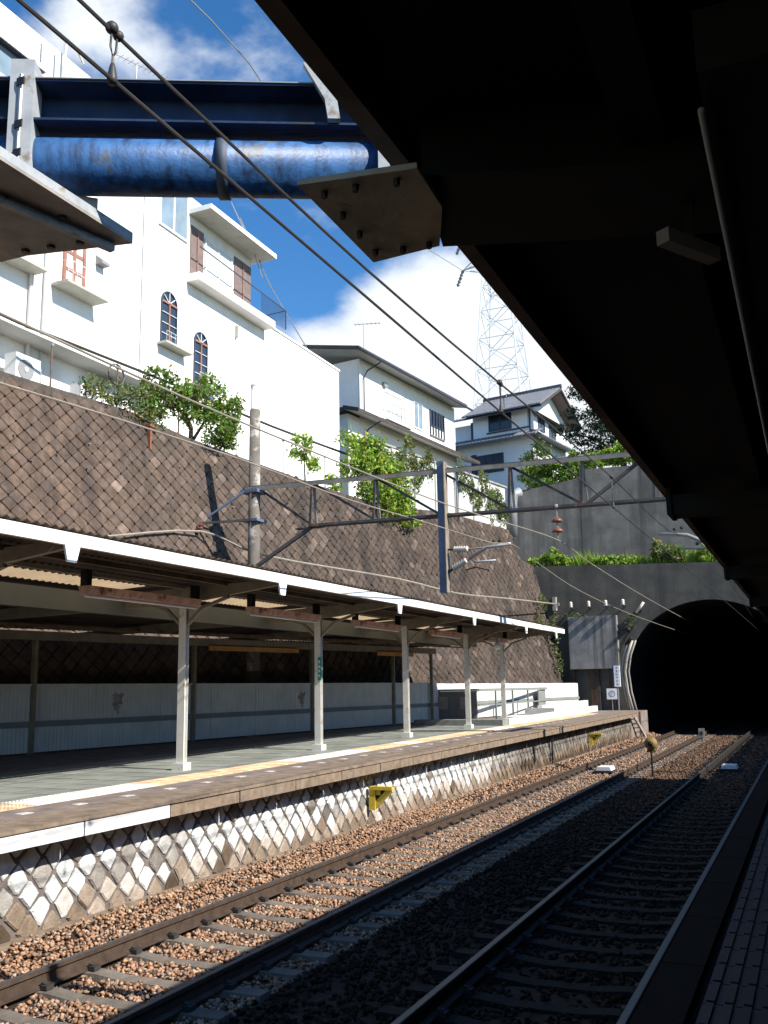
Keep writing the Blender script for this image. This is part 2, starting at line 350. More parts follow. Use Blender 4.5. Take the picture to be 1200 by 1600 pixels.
# distant wooded rise
g = []; 
hx = np.linspace(-260, 260, 40); hy = np.linspace(90, 700, 30)
V = np.array([(x, y, 13.2+max(0, (y-95))*.075+4*math.sin(x*.03+1)*min(1, (y-90)/80)+2*math.sin(x*.11+y*.05)*min(1, (y-90)/80)) for y in hy for x in hx])
Fq = np.array([(j*40+i, j*40+i+1, (j+1)*40+i+1, (j+1)*40+i) for j in range(29) for i in range(39)])
tag(fast_mesh('hill', V, Fq, 'soil_green'), kind='structure')

# --- stone retaining wall
rw = thing('retaining_wall', 'tall dark diamond-stone retaining wall behind the far platform', 'wall', (wx(14, 0), 14, 0))
b = MB(); ys = [p[0] for p in WTOP]
for y0, y1 in zip(ys[:-1], ys[1:]):
    z0, z1 = wtop(y0), wtop(y1); t = .06
    b.add([(wx(y0, -.5)-t, y0, -.5), (wx(y1, -.5)-t, y1, -.5), (wx(y1, z1)-t, y1, z1), (wx(y0, z0)-t, y0, z0),
           (wx(y0, -.5)-1.6, y0, -.5), (wx(y1, -.5)-1.6, y1, -.5), (wx(y1, z1)-.6, y1, z1), (wx(y0, z0)-.6, y0, z0)],
          [(0, 1, 2, 3), (7, 6, 5, 4), (3, 2, 6, 7), (0, 3, 7, 4), (1, 5, 6, 2)])
b.build('wall_core', 'joint', rw)
def stone_faces(cy, cz, hy, hz, xf, out, jit, tilt=0):
    """diamond stone standing proud of a wall; xf(y,z) gives wall x"""
    c = [(0, -1), (1, 0), (0, 1), (-1, 0)]; pts = []
    oct_ = []
    for k in range(4):
        ax, az = c[k]; bx, bz = c[(k+1) % 4]
        oct_ += [(ax*.9+bx*.1, az*.9+bz*.1), (ax*.12+bx*.88, az*.12+bz*.88)]
    oct_ = [(x+rnd.uniform(-jit, jit), z+rnd.uniform(-jit, jit)) for x, z in oct_]
    V = []
    for sc, d in ((1, -.03), (.96, out*.55), (.80, out*rnd.uniform(.8, 1.3))):
        for (x, z) in oct_:
            y = cy+x*hy*sc+tilt*z*hz; zz = cz+z*hz*sc; V.append((xf(y, zz)+d+rnd.uniform(-.006, .006), y, zz))
    n = 8; fs = [(i, (i+1) % n, n+(i+1) % n, n+i) for i in range(n)]+[(n+i, n+(i+1) % n, 2*n+(i+1) % n, 2*n+i) for i in range(n)]+[tuple(2*n+i for i in range(n))]
    return V, fs
def pix(x, y, z):
    d = Vector((x, y, z-EYE)); w = d.dot(F); return (600+1469*d.dot(Rt)/w, 800-1469*d.dot(Up)/w, w)
near = []; rest = MB()
A_ = .47; B_ = .42
for j in range(0, 50):
    z = 1.2+j*B_/2
    for i in range(-4, 76):
        y = 14+i*A_+(j % 2)*A_/2
        if z+B_*.3 > wtop(y) or y > 48.3 or y < 13: continue
        near.append((y, z))
vis = []
for (y, z) in near:
    u, v, w = pix(wx(y, z), y, z); vis.append((not (-10 < u < 900 and v < 800+.21*u), w, y, z))
vis.sort()
for q, (hid, w, y, z) in enumerate(vis):
    irr = min(1, max(0, (y-24)/6)); tl = 0.0+.18*irr
    tn = rnd.uniform(.84, 1.12); warm = rnd.random()
    if rnd.random() < .03+.07*irr: tn *= rnd.uniform(1.3, 1.9)
    nearf = max(0, 1-(y-14)/12)
    tn *= 1-.22*irr
    col = (tn*(1.0+.15*nearf+.05*warm), tn*(1.0+.02*nearf), tn*(1.0-.06*nearf+.08*(1-warm)))
    V_, f_ = stone_faces(y, z, A_/2*rnd.uniform(.93, 1.0), B_/2*rnd.uniform(.93, 1.0), wx, .014+.014*irr, .03+.07*irr, tl*.5)
    if q < 290:
        mb = MB(); mb.cur = col; mb.add(V_, f_).build('stone', 'wall_stone', rw, tone=True)
    else: rest.cur = col; rest.add(V_, f_)
tag(rest.build('wall_stones', 'wall_stone', rw, tone=True), kind='stuff')
b = MB()
for i in range(26):      # little weep pipes
    y = 15+rnd.random()*31; z = 4+rnd.random()*(wtop(y)-4.6); x = wx(y, z); b.tube([(x, y, z), (x+.09, y, z-.01)], .022, 6)
tag(b.build('drain_stubs', 'pole', rw), kind='stuff')

# --- portal
P0x, P0z, PA, PB_ = -4.4, 2.3, 4.15, 3.95
def arch(n=28):
    pts = [(-8.0, -.3), (-8.35, 1.0)]
    for k in range(n+1):
        a = math.pi*(1-k/n); pts.append((P0x+PA*math.cos(a), P0z+PB_*math.sin(a)))
    return pts+[(-.45, 1.0), (-.8, -.3)]
AR = arch()
portal = thing('tunnel_portal', 'dark streaked concrete tunnel portal with horseshoe mouth at the end of the tracks', 'tunnel', (P0x, 48, -.3))
b = MB(); Y0, Y1 = 48.0, 48.7
def ptop(x): return 8.42-(x+12.9)*.042
for (xa, za), (xb, zb) in zip(AR[:-1], AR[1:]):
    if xb-xa < .01: continue
    b.add([(xa, Y0, za), (xb, Y0, zb), (xb, Y0, ptop(xb)), (xa, Y0, ptop(xa)), (xa, Y1, ptop(xa)), (xb, Y1, ptop(xb))], [(0, 1, 2, 3), (3, 2, 5, 4)])
L0 = AR[:3]
b.add([(-13.4, Y0, -.5), (-8.0, Y0, -.5), (-8.0, Y0, -.3), (-8.35, Y0, 1.0), (AR[2][0], Y0, AR[2][1]), (AR[2][0], Y0, ptop(AR[2][0])), (-13.4, Y0, ptop(-13.4)), (-13.4, Y1, ptop(-13.4)), (AR[2][0], Y1, ptop(AR[2][0]))], [(0, 1, 2, 3, 4, 5, 6), (6, 5, 8, 7)])
b.add([(5.4, Y0, -.5), (-.8, Y0, -.5), (-.8, Y0, -.3), (-.45, Y0, 1.0), (AR[-3][0], Y0, AR[-3][1]), (AR[-3][0], Y0, ptop(AR[-3][0])), (5.4, Y0, ptop(5.4)), (5.4, Y1, ptop(5.4)), (AR[-3][0], Y1, ptop(AR[-3][0]))], [(6, 5, 4, 3, 2, 1, 0), (7, 8, 5, 6)])
b.build('head_wall', 'concrete_dark', portal)
b = MB()
for (xa, za), (xb, zb) in zip(AR[:-1], AR[1:]):
    def o_(x, z): 
        d = Vector((x-P0x, z-P0z)); d.normalize(); return x+d.x*.42, z+d.y*.42
    (xc, zc), (xd, zd) = o_(xa, za), o_(xb, zb)
    b.add([(xa, Y0-.06, za), (xb, Y0-.06, zb), (xd, Y0-.06, zd), (xc, Y0-.06, zc), (xd, Y0+.02, zd), (xc, Y0+.02, zc), (xa, Y0+.3, za), (xb, Y0+.3, zb)], [(0, 1, 2, 3), (3, 2, 4, 5), (0, 6, 7, 1)])
b.build('arch_ring', 'concrete_dark', portal)
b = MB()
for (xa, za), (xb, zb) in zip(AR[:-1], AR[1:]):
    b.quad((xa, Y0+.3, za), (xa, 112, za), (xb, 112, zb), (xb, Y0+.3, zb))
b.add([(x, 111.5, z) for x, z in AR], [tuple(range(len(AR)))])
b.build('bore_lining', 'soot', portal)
MB().box(-11.15, -8.72, 47.62, 47.998, 3.06, 5.68).build('projecting_block', 'concrete_streak', portal)
b = MB()
for x0, x1, yy in ((-11.3, -10.95, .25), (-10.2, -9.75, .2), (-9.3, -9.05, .12)): b.box(x0, x1, Y0-yy, Y0-.001, -.4, 3.058)
b.build('rusty_pilasters', 'concrete_rust', portal)
uw = thing('upper_retaining_wall', 'smooth grey concrete retaining wall above the grassy ledge over the tunnel', 'wall', (-9, 51.2, 8))
up_ = [(-14.9, 13.05), (-13.6, 13.35), (-12.2, 13.5), (-11.0, 13.65), (-10.9, 14.15), (-6.5, 14.0), (8, 13.9)]
b = MB()
for (xa, za), (xb, zb) in zip(up_[:-1], up_[1:]):
    b.add([(xa, 51.2, 7.5), (xb, 51.2, 7.5), (xb, 51.5, zb), (xa, 51.5, za), (xa, 51.9, za), (xb, 51.9, zb), (xa, 51.9, 7.5), (xb, 51.9, 7.5)], [(0, 1, 2, 3), (3, 2, 5, 4), (0, 3, 4, 6), (1, 7, 5, 2)])
b.build('wall_face', 'concrete_mid', uw)
b = MB()
for x in np.arange(-13.5, 7, 2.4): b.box(x, x+.03, 51.15, 51.22, 8, 9.5)
b.build('expansion_joints', 'joint', uw)

rr = thing('side_retaining_wall', 'dark retaining wall behind the near platform in the shade', 'wall', (4.9, 10, 1))
MB().box(4.9, 5.3, -60, 48, -.4, 6.0).build('wall_face', 'concrete_dark', rr)

# --- far platform
fp = struct('far_platform', (-10, 14, 0))
fenceX = lambda y: -18.86+.17*y
b = MB()
b.add([(-22, -20, -.5), (-7.6, -20, -.5), (-7.6, 45.6, -.5), (-12.3, 45.6, -.5), (-22, -20, 1.04), (-7.6, -20, 1.04), (-7.6, 45.6, 1.04), (-11.2, 45.6, 1.04)], [(4, 5, 6, 7), (0, 1, 5, 4), (1, 2, 6, 5), (2, 3, 7, 6)])
b.build('platform_slab', 'asphalt', fp)
MB().box(-12, -7.5, 45.6, 47.6, -.4, 1.03).build('platform_end', 'asphalt', fp)
MB().box(-7.599, -7.562, -20, 43.2, -.4, .895).build('wall_backing', 'plat_joint', fp)
y = 5.20; k = 0
ends = [5.2, 6.7, 8.16, 9.64]+[9.64+1.52*i for i in range(1, 23)]
for y0, y1 in zip(ends[:-1], ends[1:]):
    b = MB(); b.box(-7.72, -7.18+rnd.uniform(-.004, .004), y0+.012, y1-.012, .90, 1.055); 
    c = b.build('coping_slab', 'coping_white' if y1 < 9.7 else 'coping', fp)
    if y1 < 9.7: c['label'] = 'white painted coping slab'
MB().box(-7.72, -7.185, -20, 5.19, .9, 1.055).build('coping_slab', 'coping', fp)
MB().box(-7.74, -7.16, -20, 43.1, 1.057, 1.095).build('coping_top', 'coping', fp)
MB().box(-7.561, -7.44, -20, 43, -.3, -.03).build('footing', 'coping', fp)
# diamond stones of the platform face
pl_ = []
for j in range(0, 6):
    z = .0+j*.175
    for i in range(0, 114):
        yy = 4+i*.345+(j % 2)*.1725
        if yy < 43: pl_.append((yy, z))
pl_.sort(key=lambda t: (t[0] < 6.2, t[0])); rest = MB()
for q, (yy, z) in enumerate(pl_):
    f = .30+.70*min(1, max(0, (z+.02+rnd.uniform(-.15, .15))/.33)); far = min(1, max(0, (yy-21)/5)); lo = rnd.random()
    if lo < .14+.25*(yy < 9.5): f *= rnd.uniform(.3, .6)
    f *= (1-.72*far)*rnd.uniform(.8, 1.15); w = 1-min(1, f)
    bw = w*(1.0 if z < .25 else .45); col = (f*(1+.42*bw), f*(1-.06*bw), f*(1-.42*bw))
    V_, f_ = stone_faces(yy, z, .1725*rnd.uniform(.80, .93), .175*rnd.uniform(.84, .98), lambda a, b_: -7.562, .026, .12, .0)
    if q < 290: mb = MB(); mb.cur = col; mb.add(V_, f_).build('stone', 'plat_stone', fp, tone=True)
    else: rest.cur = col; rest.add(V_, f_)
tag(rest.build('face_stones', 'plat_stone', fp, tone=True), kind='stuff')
# paving slabs
first = None
for i in range(40):
    for j in range(7):
        x = -12.85+j*.52; yy = 8.2+i*.62
        if first is None:
            first = MB().box(x+.012, x+.508, yy+.012, yy+.608, 1.03, 1.052).build('paving_slab', 'floor_tile', fp); fx, fy = x, yy
        else: copy_obj(first, fp, (x-fx, yy-fy, rnd.uniform(-.002, .002)))
# tactile tiles
b = MB(); y0 = 7.0
def tactile(y, ox=-.02):
    b = MB(); b.box(-9.36+ox, -9.06+ox, y+.004, y+.296, 1.03, 1.052)
    for u in range(5):
        for v in range(5):
            cx, cy = -9.33+ox+u*.06, y+.03+v*.06; r = .017
            b.add([(cx-r, cy-r, 1.052), (cx+r, cy-r, 1.052), (cx+r, cy+r, 1.052), (cx-r, cy+r, 1.052), (cx-r*.5, cy-r*.5, 1.058), (cx+r*.5, cy-r*.5, 1.058), (cx+r*.5, cy+r*.5, 1.058), (cx-r*.5, cy+r*.5, 1.058)],
                  [(4, 5, 6, 7), (0, 1, 5, 4), (1, 2, 6, 5), (2, 3, 7, 6), (3, 0, 4, 7)])
    return b
prot = {}
for i in range(118):
    y = 7+i*.3
    pale = (8.9 < y < 11.4) or (15.4 < y < 18.6) or (20.8 < y < 21.5) or (27.5 < y < 29.5)
    key = 'pale_tile' if pale else 'yellow_tile'
    if key not in prot: prot[key] = (tactile(y).build('tactile_tile', key, fp), y)
    else: copy_obj(prot[key][0], fp, (0, y-prot[key][1], 0))
    copy_obj(prot[key][0], fp, (.302, y-prot[key][1], 0))
b = MB()
for i in range(30): b.box(-8.42, -8.30, 8.4+i*.9, 8.58+i*.9, 1.03, 1.046)
b.build('painted_dabs', 'pale_tile', fp)
b = MB()
for i in range(34):
    y = 7.4+i*.55+rnd.uniform(-.2, .2); b.box(-8.1+rnd.uniform(-.1, .1), -7.95, y, y+rnd.uniform(.1, .4), 1.03, 1.044)
b.build('worn_line', 'coping', fp)
# steps at the platform end
b = MB(); b.bar((-7.45, 43.3, .98), (-7.25, 45.2, -.15), .08, .12); b.bar((-8.1, 43.3, .98), (-7.9, 45.2, -.15), .08, .12)
for k in range(5): b.bar((-8.0+.03*k, 43.6+.35*k, .75-.2*k), (-7.4+.03*k, 43.6+.35*k, .75-.2*k), .2, .04)
tag(b.build('end_steps', 'sill'), 'small concrete steps going down to the track at the platform end', 'steps')

# --- near platform
npf = struct('near_platform', (2, 10, 0))
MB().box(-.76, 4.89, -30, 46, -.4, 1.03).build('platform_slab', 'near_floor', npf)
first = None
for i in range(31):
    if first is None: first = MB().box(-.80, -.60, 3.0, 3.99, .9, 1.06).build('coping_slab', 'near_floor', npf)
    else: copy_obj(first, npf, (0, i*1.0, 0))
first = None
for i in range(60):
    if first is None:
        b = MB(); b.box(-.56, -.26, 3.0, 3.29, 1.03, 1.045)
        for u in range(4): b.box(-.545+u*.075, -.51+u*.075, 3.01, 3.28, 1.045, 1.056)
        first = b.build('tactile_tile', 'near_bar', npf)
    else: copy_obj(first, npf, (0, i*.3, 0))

# --- tracks
def track(xc, nm):
    t = struct('railway_track', (xc, 20, 0))
    prof = [(-.0635, -.155), (.0635, -.155), (.0635, -.145), (.012, -.13), (.010, -.045), (.034, -.036), (.034, -.004), (-.034, -.004), (-.034, -.036), (-.010, -.045), (-.012, -.13), (-.0635, -.145)]
    for s in (-1, 1):
        x = xc+s*.7525
        r = MB().prism([(x+a, 0, z) for a, z in prof], (0, -20, 0), (0, 112, 0)).build('rail', 'rail' if nm == 'sleeper' else 'rail_shaded', t)
        MB().box(x-.027, x+.027, -20, 112, -.0039, 0.0).build('running_surface', 'rail_top', r)
    y0 = 6.84-.605*8; sp = None
    for i in range(78):
        y = y0+i*.605
        if sp is None:
            b = MB(); hw, tw = .125, .085
            secs = [(-1.2, -.15), (-.55, -.155), (-.3, -.18), (.3, -.18), (.55, -.155), (1.2, -.15)]; vs = []
            for dx, z in secs: vs += [(xc+dx, y-hw, -.36), (xc+dx, y+hw, -.36), (xc+dx, y+tw, z-.008), (xc+dx, y-tw, z-.008)]
            fs = [(0, 3, 2, 1), (20, 21, 22, 23)]
            for k in range(5): fs += [(k*4+q, k*4+(q+1) % 4, k*4+4+(q+1) % 4, k*4+4+q) for q in range(4)]
            b.add(vs, fs); sp = b.build('sleeper', nm, t); sy = y
            for s in (-1, 1):
                c = MB()
                for q in (-1, 1):
                    xx = xc+s*.7525+q*.10; c.box(xx-.035, xx+.035, y-.045, y+.045, -.155, -.118); c.bar((xx, y, -.12), (xx-q*.05, y, -.105), .05, .02)
                c.build('rail_clip', 'clip', sp)
        else: copy_obj(sp, t, (0, y-sy, 0))
    return t
track(-5.7125, 'sleeper'); track(-2.235, 'sleeper_shaded')

# --- ballast stones
def ballast():
    regs = [(-7.45, -4.5, 4, 20, 850, .020, .036), (-4.5, -.92, 2.2, 20, 230, .025, .042), (-7.45, -.92, 20, 30, 250, .028, .045), (-7.45, -.92, 30, 48, 110, .035, .055)]
    P = []; Rr = []
    for x0, x1, y0, y1, dens, r0, r1 in regs:
        n = int((x1-x0)*(y1-y0)*dens); p = np.stack([npr.uniform(x0, x1, n), npr.uniform(y0, y1, n)], 1); P.append(p); Rr.append(npr.uniform(r0, r1, n))
    P = np.concatenate(P); Rr = np.concatenate(Rr); keep = np.ones(len(P), bool); z = np.full(len(P), -.19)
    for xc in (-5.7125, -2.235):
        dx = np.abs(P[:, 0]-xc); ph = np.abs(((P[:, 1]-6.84+.3025) % .605)-.3025)
        keep &= ~((dx < 1.2) & (ph < .11+npr.uniform(-.03, .01, len(P))))
        keep &= ~((np.abs(dx-.7525) < .075))
        z = np.where(dx > 1.2, z, -.20)
    sh = P[:, 0] < -6.95; z = np.where(sh, -.19+(-6.95-P[:, 0])*.3, z)
    z = z+npr.uniform(-.02, .025, len(P)); P, Rr, z = P[keep], Rr[keep], z[keep]; n = len(P)
    octa = np.array([(1, 0, 0), (0, 1, 0), (-1, 0, 0), (0, -1, 0), (0, 0, 1), (0, 0, -1)], float)
    fc = np.array([(0, 1, 4), (1, 2, 4), (2, 3, 4), (3, 0, 4), (1, 0, 5), (2, 1, 5), (3, 2, 5), (0, 3, 5)])
    V = octa[None]*npr.uniform(.55, 1.15, (n, 6, 1))+npr.uniform(-.28, .28, (n, 6, 3)); th = npr.uniform(0, 6.28, n); c, s = np.cos(th), np.sin(th)
    X = V[:, :, 0]*c[:, None]-V[:, :, 1]*s[:, None]; Yv = V[:, :, 0]*s[:, None]+V[:, :, 1]*c[:, None]
    # random tumble about x
    th = npr.uniform(-1, 1, n); c, s = np.cos(th)[:, None], np.sin(th)[:, None]; Y2 = Yv*c-V[:, :, 2]*s; Z2 = Yv*s+V[:, :, 2]*c
    W = np.stack([X, Y2, Z2*.8], 2)*Rr[:, None, None]; W[:, :, 0] += P[:, :1]; W[:, :, 1] += P[:, 1:]; W[:, :, 2] += z[:, None]
    Fc = (np.arange(n)[:, None, None]*6+fc[None]).reshape(-1, 3)
    t = npr.uniform(.45, 1.15, n)*np.where(npr.rand(n) < .18, .45, 1); wm = npr.rand(n)
    tn = np.stack([t*(1+.15*wm), t*(1-.08*wm), t*(1-.25*wm)], 1)
    grey = npr.rand(n) < .22; tn[grey] = (t[grey]*1.1)[:, None]*np.array([1, 1.12, 1.25])
    tone_shade = np.where(P[:, 0] > -4.5, np.interp(P[:, 1], [14, 27], [.08, .5]), 1.18)[:, None]; tn = tn*tone_shade  # near-track stones: darker brown, plus canopy shade painted in, easing off along the track
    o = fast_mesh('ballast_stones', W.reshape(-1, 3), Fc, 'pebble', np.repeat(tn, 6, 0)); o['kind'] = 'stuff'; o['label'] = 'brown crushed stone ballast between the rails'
ballast()

# ================================================================== FAR PLATFORM FURNITURE
RF = lambda x: 4.30-(-8.05-x)*.045           # canopy roof underside height
cn = thing('platform_canopy', 'long low canopy of corrugated sheet on white posts over the far platform', 'canopy', (-10, 13.7, 1.05))
YA, YB = 2.0, 33.6
rear = lambda y: fenceX(y)-1.22  # rear overhang lengthened towards the stone wall to block light behind the fence
def corr(name, xa, xb, y0, y1, mtl, amp=.022, pitch=.15, parent=cn):
    n = max(2, int((y1-y0)/pitch*4)); b = MB(); vs = []
    for i in range(n+1):
        y = y0+(y1-y0)*i/n; a = amp*math.sin(2*math.pi*y/pitch+.6); A1 = xa(y) if callable(xa) else xa; B1 = xb(y) if callable(xb) else xb
        vs += [(A1, y, RF(A1)+.03+a), (B1, y, RF(B1)+.03+a)]
    b.add(vs, [(2*i, 2*i+1, 2*i+3, 2*i+2) for i in range(n)]); return b.build(name, mtl, parent)
corr('roof_sheet', -8.02, -10.55, YA, YB, 'sheet'); corr('roof_sheet', -11.25, rear, YA, YB, 'sheet')
FR = [3.7, 8.7, 13.7, 18.68, 23.64, 28.62, 32.4]
prev = YA
for k, y in enumerate(FR+[YB]):
    if y-prev > 1.2:
        corr('skylight_sheet', -10.55, -11.25, prev+.35, y-.35, 'skylight'); corr('roof_sheet', -10.55, -11.25, prev-.35 if k else prev, prev+.35, 'sheet')
    prev = y
corr('roof_sheet', -10.55, -11.25, 32.05, YB, 'sheet')
MB().box(-8.06, -8.0, YA, YB, 4.13, 4.285).build('fascia', 'white_paint', cn)
MB().add([(-8.03, YB, 4.13), (-8.0, YB, 4.29), (rear(YB), YB, 3.98), (rear(YB), YB, 3.84)]+[(-8.03, YB+.04, 4.13), (-8.0, YB+.04, 4.29), (rear(YB), YB+.04, 3.98), (rear(YB), YB+.04, 3.84)], [(0, 1, 2, 3), (7, 6, 5, 4), (0, 4, 5, 1), (2, 6, 7, 3), (0, 3, 7, 4)]).build('end_fascia', 'steel_brown', cn)
for x, w, h, z, mt in ((-10.0, .07, .05, 4.165, 'steel_cream'), (-8.35, .06, .08, 4.22, 'steel_brown'), (-9.1, .06, .08, 4.19, 'steel_brown'), (-12.4, .06, .08, 4.04, 'steel_brown'), (-13.3, .06, .08, 4.0, 'steel_brown'), (-11.35, .08, .34, 3.92, 'fence_band')):
    MB().box(x-w/2, x+w/2, YA, YB-.02, z-h/2, z+h/2).build('purlin', mt, cn)
MB().bar((rear(YA)+1.37, YA, 3.66), (rear(YB)+1.37, YB, 3.66), .12, .20).build('rear_beam', 'steel_cream', cn)
MB().bar((rear(YA)+1.97, YA, 3.84), (rear(YB)+1.97, YB, 3.84), .06, .07).build('purlin', 'steel_brown', cn)
MB().bar((rear(YA)+2.77, YA, 3.74), (rear(YB)+2.77, YB, 3.74), .04, .04).build('purlin', 'steel_brown', cn)
for y in FR:
    xr = rear(y)+.1
    b = MB(); b.prism([(-8.1, y, 4.20), (-8.1, y, 4.10), (-9.6, y, 3.93), (-11, y, 3.86), (xr, y, 3.74), (xr, y, 3.86), (-10, y, 4.17)], (0, -.045, 0), (0, .045, 0))
    b.build('cross_beam', 'steel_cream', cn)
    MB().prism([(-8.0, y-.13, 4.13), (-8.0, y+.13, 4.13), (-8.0, y+.075, 3.93), (-8.0, y-.075, 3.93)], (-.03, 0, 0), (.0, 0, 0)).build('beam_end_plate', 'white_paint', cn)
    for s in (-1, 1):
        pts = [(-10+s*.05, y, 3.50), (-10+s*.38, y, 3.80), (-10+s*.92, y, 3.965)]
        bb = MB(); bb.bar(pts[0], pts[1], .05, .07, (0, 1, 0)); bb.bar(pts[1], pts[2], .05, .07, (0, 1, 0)); bb.build('brace', 'steel_cream', cn)
    if y > 5:
        p = MB(); p.box(-10.075, -9.925, y-.05, y-.042, 1.17, 3.99); p.box(-10.075, -9.925, y+.042, y+.05, 1.17, 3.99); p.box(-10.02, -9.98, y-.042, y+.042, 1.17, 3.99)
        p.build('post', 'post_paint', cn)
        MB().box(-10.12, -9.88, y-.11, y+.11, 1.03, 1.17).build('post_foot', 'post_paint', cn)
for x, y in ((-16.05, 16.4), (-15.2, 21.3), (-14.35, 26.35), (-13.55, 30.9), (-13.05, 33.3)):
    MB().box(x-.05, x+.05, y-.05, y+.05, 1.03, 3.58).build('rear_post', 'steel_cream', cn)
for y0, y1 in ((21.6, 25.4), (29.6, 31.9)):
    MB().bar((fenceX(y0)+.25, y0, 3.50), (fenceX(y1)+.25, y1, 3.50), .05, .13).build('orange_board', 'orange_board', cn)
# lights
spec = [(10.7, 13.5), (15.2, 17.9), (19.7, 22.3), (24.6, 27.0), (29.4, 31.6)]
desc = ['nearest rusty strip light hanging left of the first white post', 'rusty strip light between the first and second white posts', 'strip light between the second and third white posts', 'strip light between the third and fourth white posts', 'farthest strip light near the last white post']
for (y0, y1), d in zip(spec, desc):
    t = thing('strip_light', d, 'light', (-9.6, (y0+y1)/2, 3.7), 'strip lights hanging under the far canopy')
    MB().prism([(-9.67, y0, 3.80), (-9.53, y0, 3.80), (-9.49, y0, 3.92), (-9.71, y0, 3.92)], (0, 0, 0), (0, y1-y0, 0)).build('housing', 'lamp_box', t)
    MB().tube([(-9.6, y0+.03, 3.775), (-9.6, y1-.03, 3.775)], .022, 8).build('tube', 'tube', t, True)
    for yy in (y0+.05, y1-.05): MB().box(-9.66, -9.54, yy-.06, yy+.05, 3.92, 4.16).build('hanger', 'black', t)
# green plate on the second post
t = thing('post_sign', 'narrow green and white plate on the second white post', 'sign', (-9.92, 18.62, 2.6))
MB().box(-9.975, -9.90, 18.60, 18.628, 2.55, 3.05).build('plate', 'green_sign', t)
for k in range(4): MB().box(-9.955, -9.92, 18.594, 18.5995, 2.62+k*.10, 2.68+k*.10).build('character', 'sign_white', t)
# security camera
t = thing('security_camera', 'white dome camera hanging under the canopy near its far end', 'camera', (-9.4, 30, 3.6))
MB().tube([(-9.4, 30, 4.1), (-9.4, 30, 3.72)], .03, 8).build('stem', 'galv', t)
MB().sphere((-9.4, 30, 3.62), .13).build('dome', 'white_paint', t, True)
t = thing('loudspeaker', 'small black horn speaker under the far end of the canopy', 'speaker', (-8.3, 33.2, 3.9))
MB().tube([(-8.3, 33.2, 4.1), (-8.3, 33.2, 3.98)], .02, 6).build('stem', 'black', t)
MB().tube([(-8.3, 33.4, 3.93), (-8.25, 33.1, 3.91)], [.06, .13], 10).build('horn', 'black', t, True)

# fence
fc = thing('platform_fence', 'white corrugated metal fence along the back of the far platform', 'fence', (fenceX(14), 14, 1.05))
def panel(y0, y1, top):
    n = int((y1-y0)/.10)*4; b = MB(); vs = []
    for i in range(n+1):
        y = y0+(y1-y0)*i/n; a = [.0, .022, .022, .0][i % 4]; x = fenceX(y)+a; vs += [(x, y, 1.08), (x, y, top), (x-.03, y, 1.08), (x-.03, y, top)]
    f = []
    for i in range(n): k = 4*i; f += [(k, k+4, k+5, k+1), (k+2, k+3, k+7, k+6), (k+1, k+5, k+7, k+3)]
    b.add(vs, f); return b
y = 13.0
while y < 47.4:
    y1 = min(y+1.8, 47.5); panel(y, y1-.012, 2.56-.006*(y-16)).build('panel', 'fence', fc); y = y1
MB().bar((fenceX(13)+.035, 13, 1.70), (fenceX(47.5)+.035, 47.5, 1.66), .03, .13).build('band', 'fence_band', fc)
MB().bar((fenceX(13)+.01, 13, 2.585), (fenceX(33.5)+.01, 33.5, 2.47), .07, .04).build('top_rail', 'fence', fc)
def splat(y, z, s, seed):
    r_ = random.Random(seed); b = MB()
    for k, (dy, dz, q) in enumerate(((-.1, .12, .32), (.18, .3, .13), (-.05, -.25, .16), (.0, -.5, .09))):
        n = 11; pts = []
        for i in range(n):
            a = 2*math.pi*i/n; rr_ = s*q*r_.uniform(.6, 1.35); yy = y+dy*s+rr_*math.cos(a)*1.1; pts.append((fenceX(yy)+.024, yy, z+dz*s+rr_*math.sin(a)))
        b.prism(pts, (0, 0, 0), (.003, 0, 0))
    return b
splat(18.8, 2.13, .5, 3).build('rust_patch', 'stain', fc); splat(25.9, 2.08, .45, 8).build('rust_patch', 'stain', fc)

# stair enclosure at the lit end
t = thing('stairwell_enclosure', 'pale low walled stairwell with grey end wall and handrails at the sunlit far end', 'stairwell', (-11, 36, 1.05))
MB().box(-12.6, -9.45, 30.4, 31.0, 1.04, 1.24).build('kerb', 'shed', t)
MB().add([(-9.6, 31.0, 1.03), (-9.4, 31.0, 1.03), (-9.6, 31, 1.25), (-9.4, 31, 1.25), (-9.75, 46, 1.03), (-9.55, 46, 1.03), (-9.75, 46, 1.30), (-9.55, 46, 1.30)], [(0, 1, 3, 2), (1, 5, 7, 3), (2, 3, 7, 6), (4, 6, 7, 5), (0, 2, 6, 4)]).build('kerb', 'fence', t)
MB().box(-11.0, -9.75, 38.5, 38.7, 1.04, 1.40).build('low_wall', 'fence', t)
MB().add([(-10.5, 38.7, 1.03), (-10.3, 38.7, 1.03), (-10.5, 38.7, 1.5), (-10.3, 38.7, 1.5), (-10.3, 46.5, 1.03), (-10.1, 46.5, 1.03), (-10.3, 46.5, 1.55), (-10.1, 46.5, 1.55)], [(0, 1, 3, 2), (1, 5, 7, 3), (2, 3, 7, 6), (4, 6, 7, 5)]).build('low_wall', 'fence', t)
MB().box(-13.25, -11.55, 34.0, 34.12, 1.04, 2.16).build('end_wall', 'shed', t)
MB().box(-13.1, -12.7, 33.97, 33.999, 1.5, 1.95).build('notice', 'poster', t); MB().box(-12.2, -11.85, 33.97, 33.999, 1.5, 1.95).build('notice', 'poster', t)
MB().bar((-13.2, 34.06, 2.2), (-11.5, 34.06, 2.2), .16, .07).build('coping', 'shed', t)
MB().bar((-11.5, 34.06, 2.19), (-11.35, 43.5, 2.16), .08, .10).build('handrail', 'fence_band', t)
MB().bar((-11.5, 34.06, 1.62), (-11.35, 43.5, 1.62), .03, .05).build('handrail', 'fence_band', t)
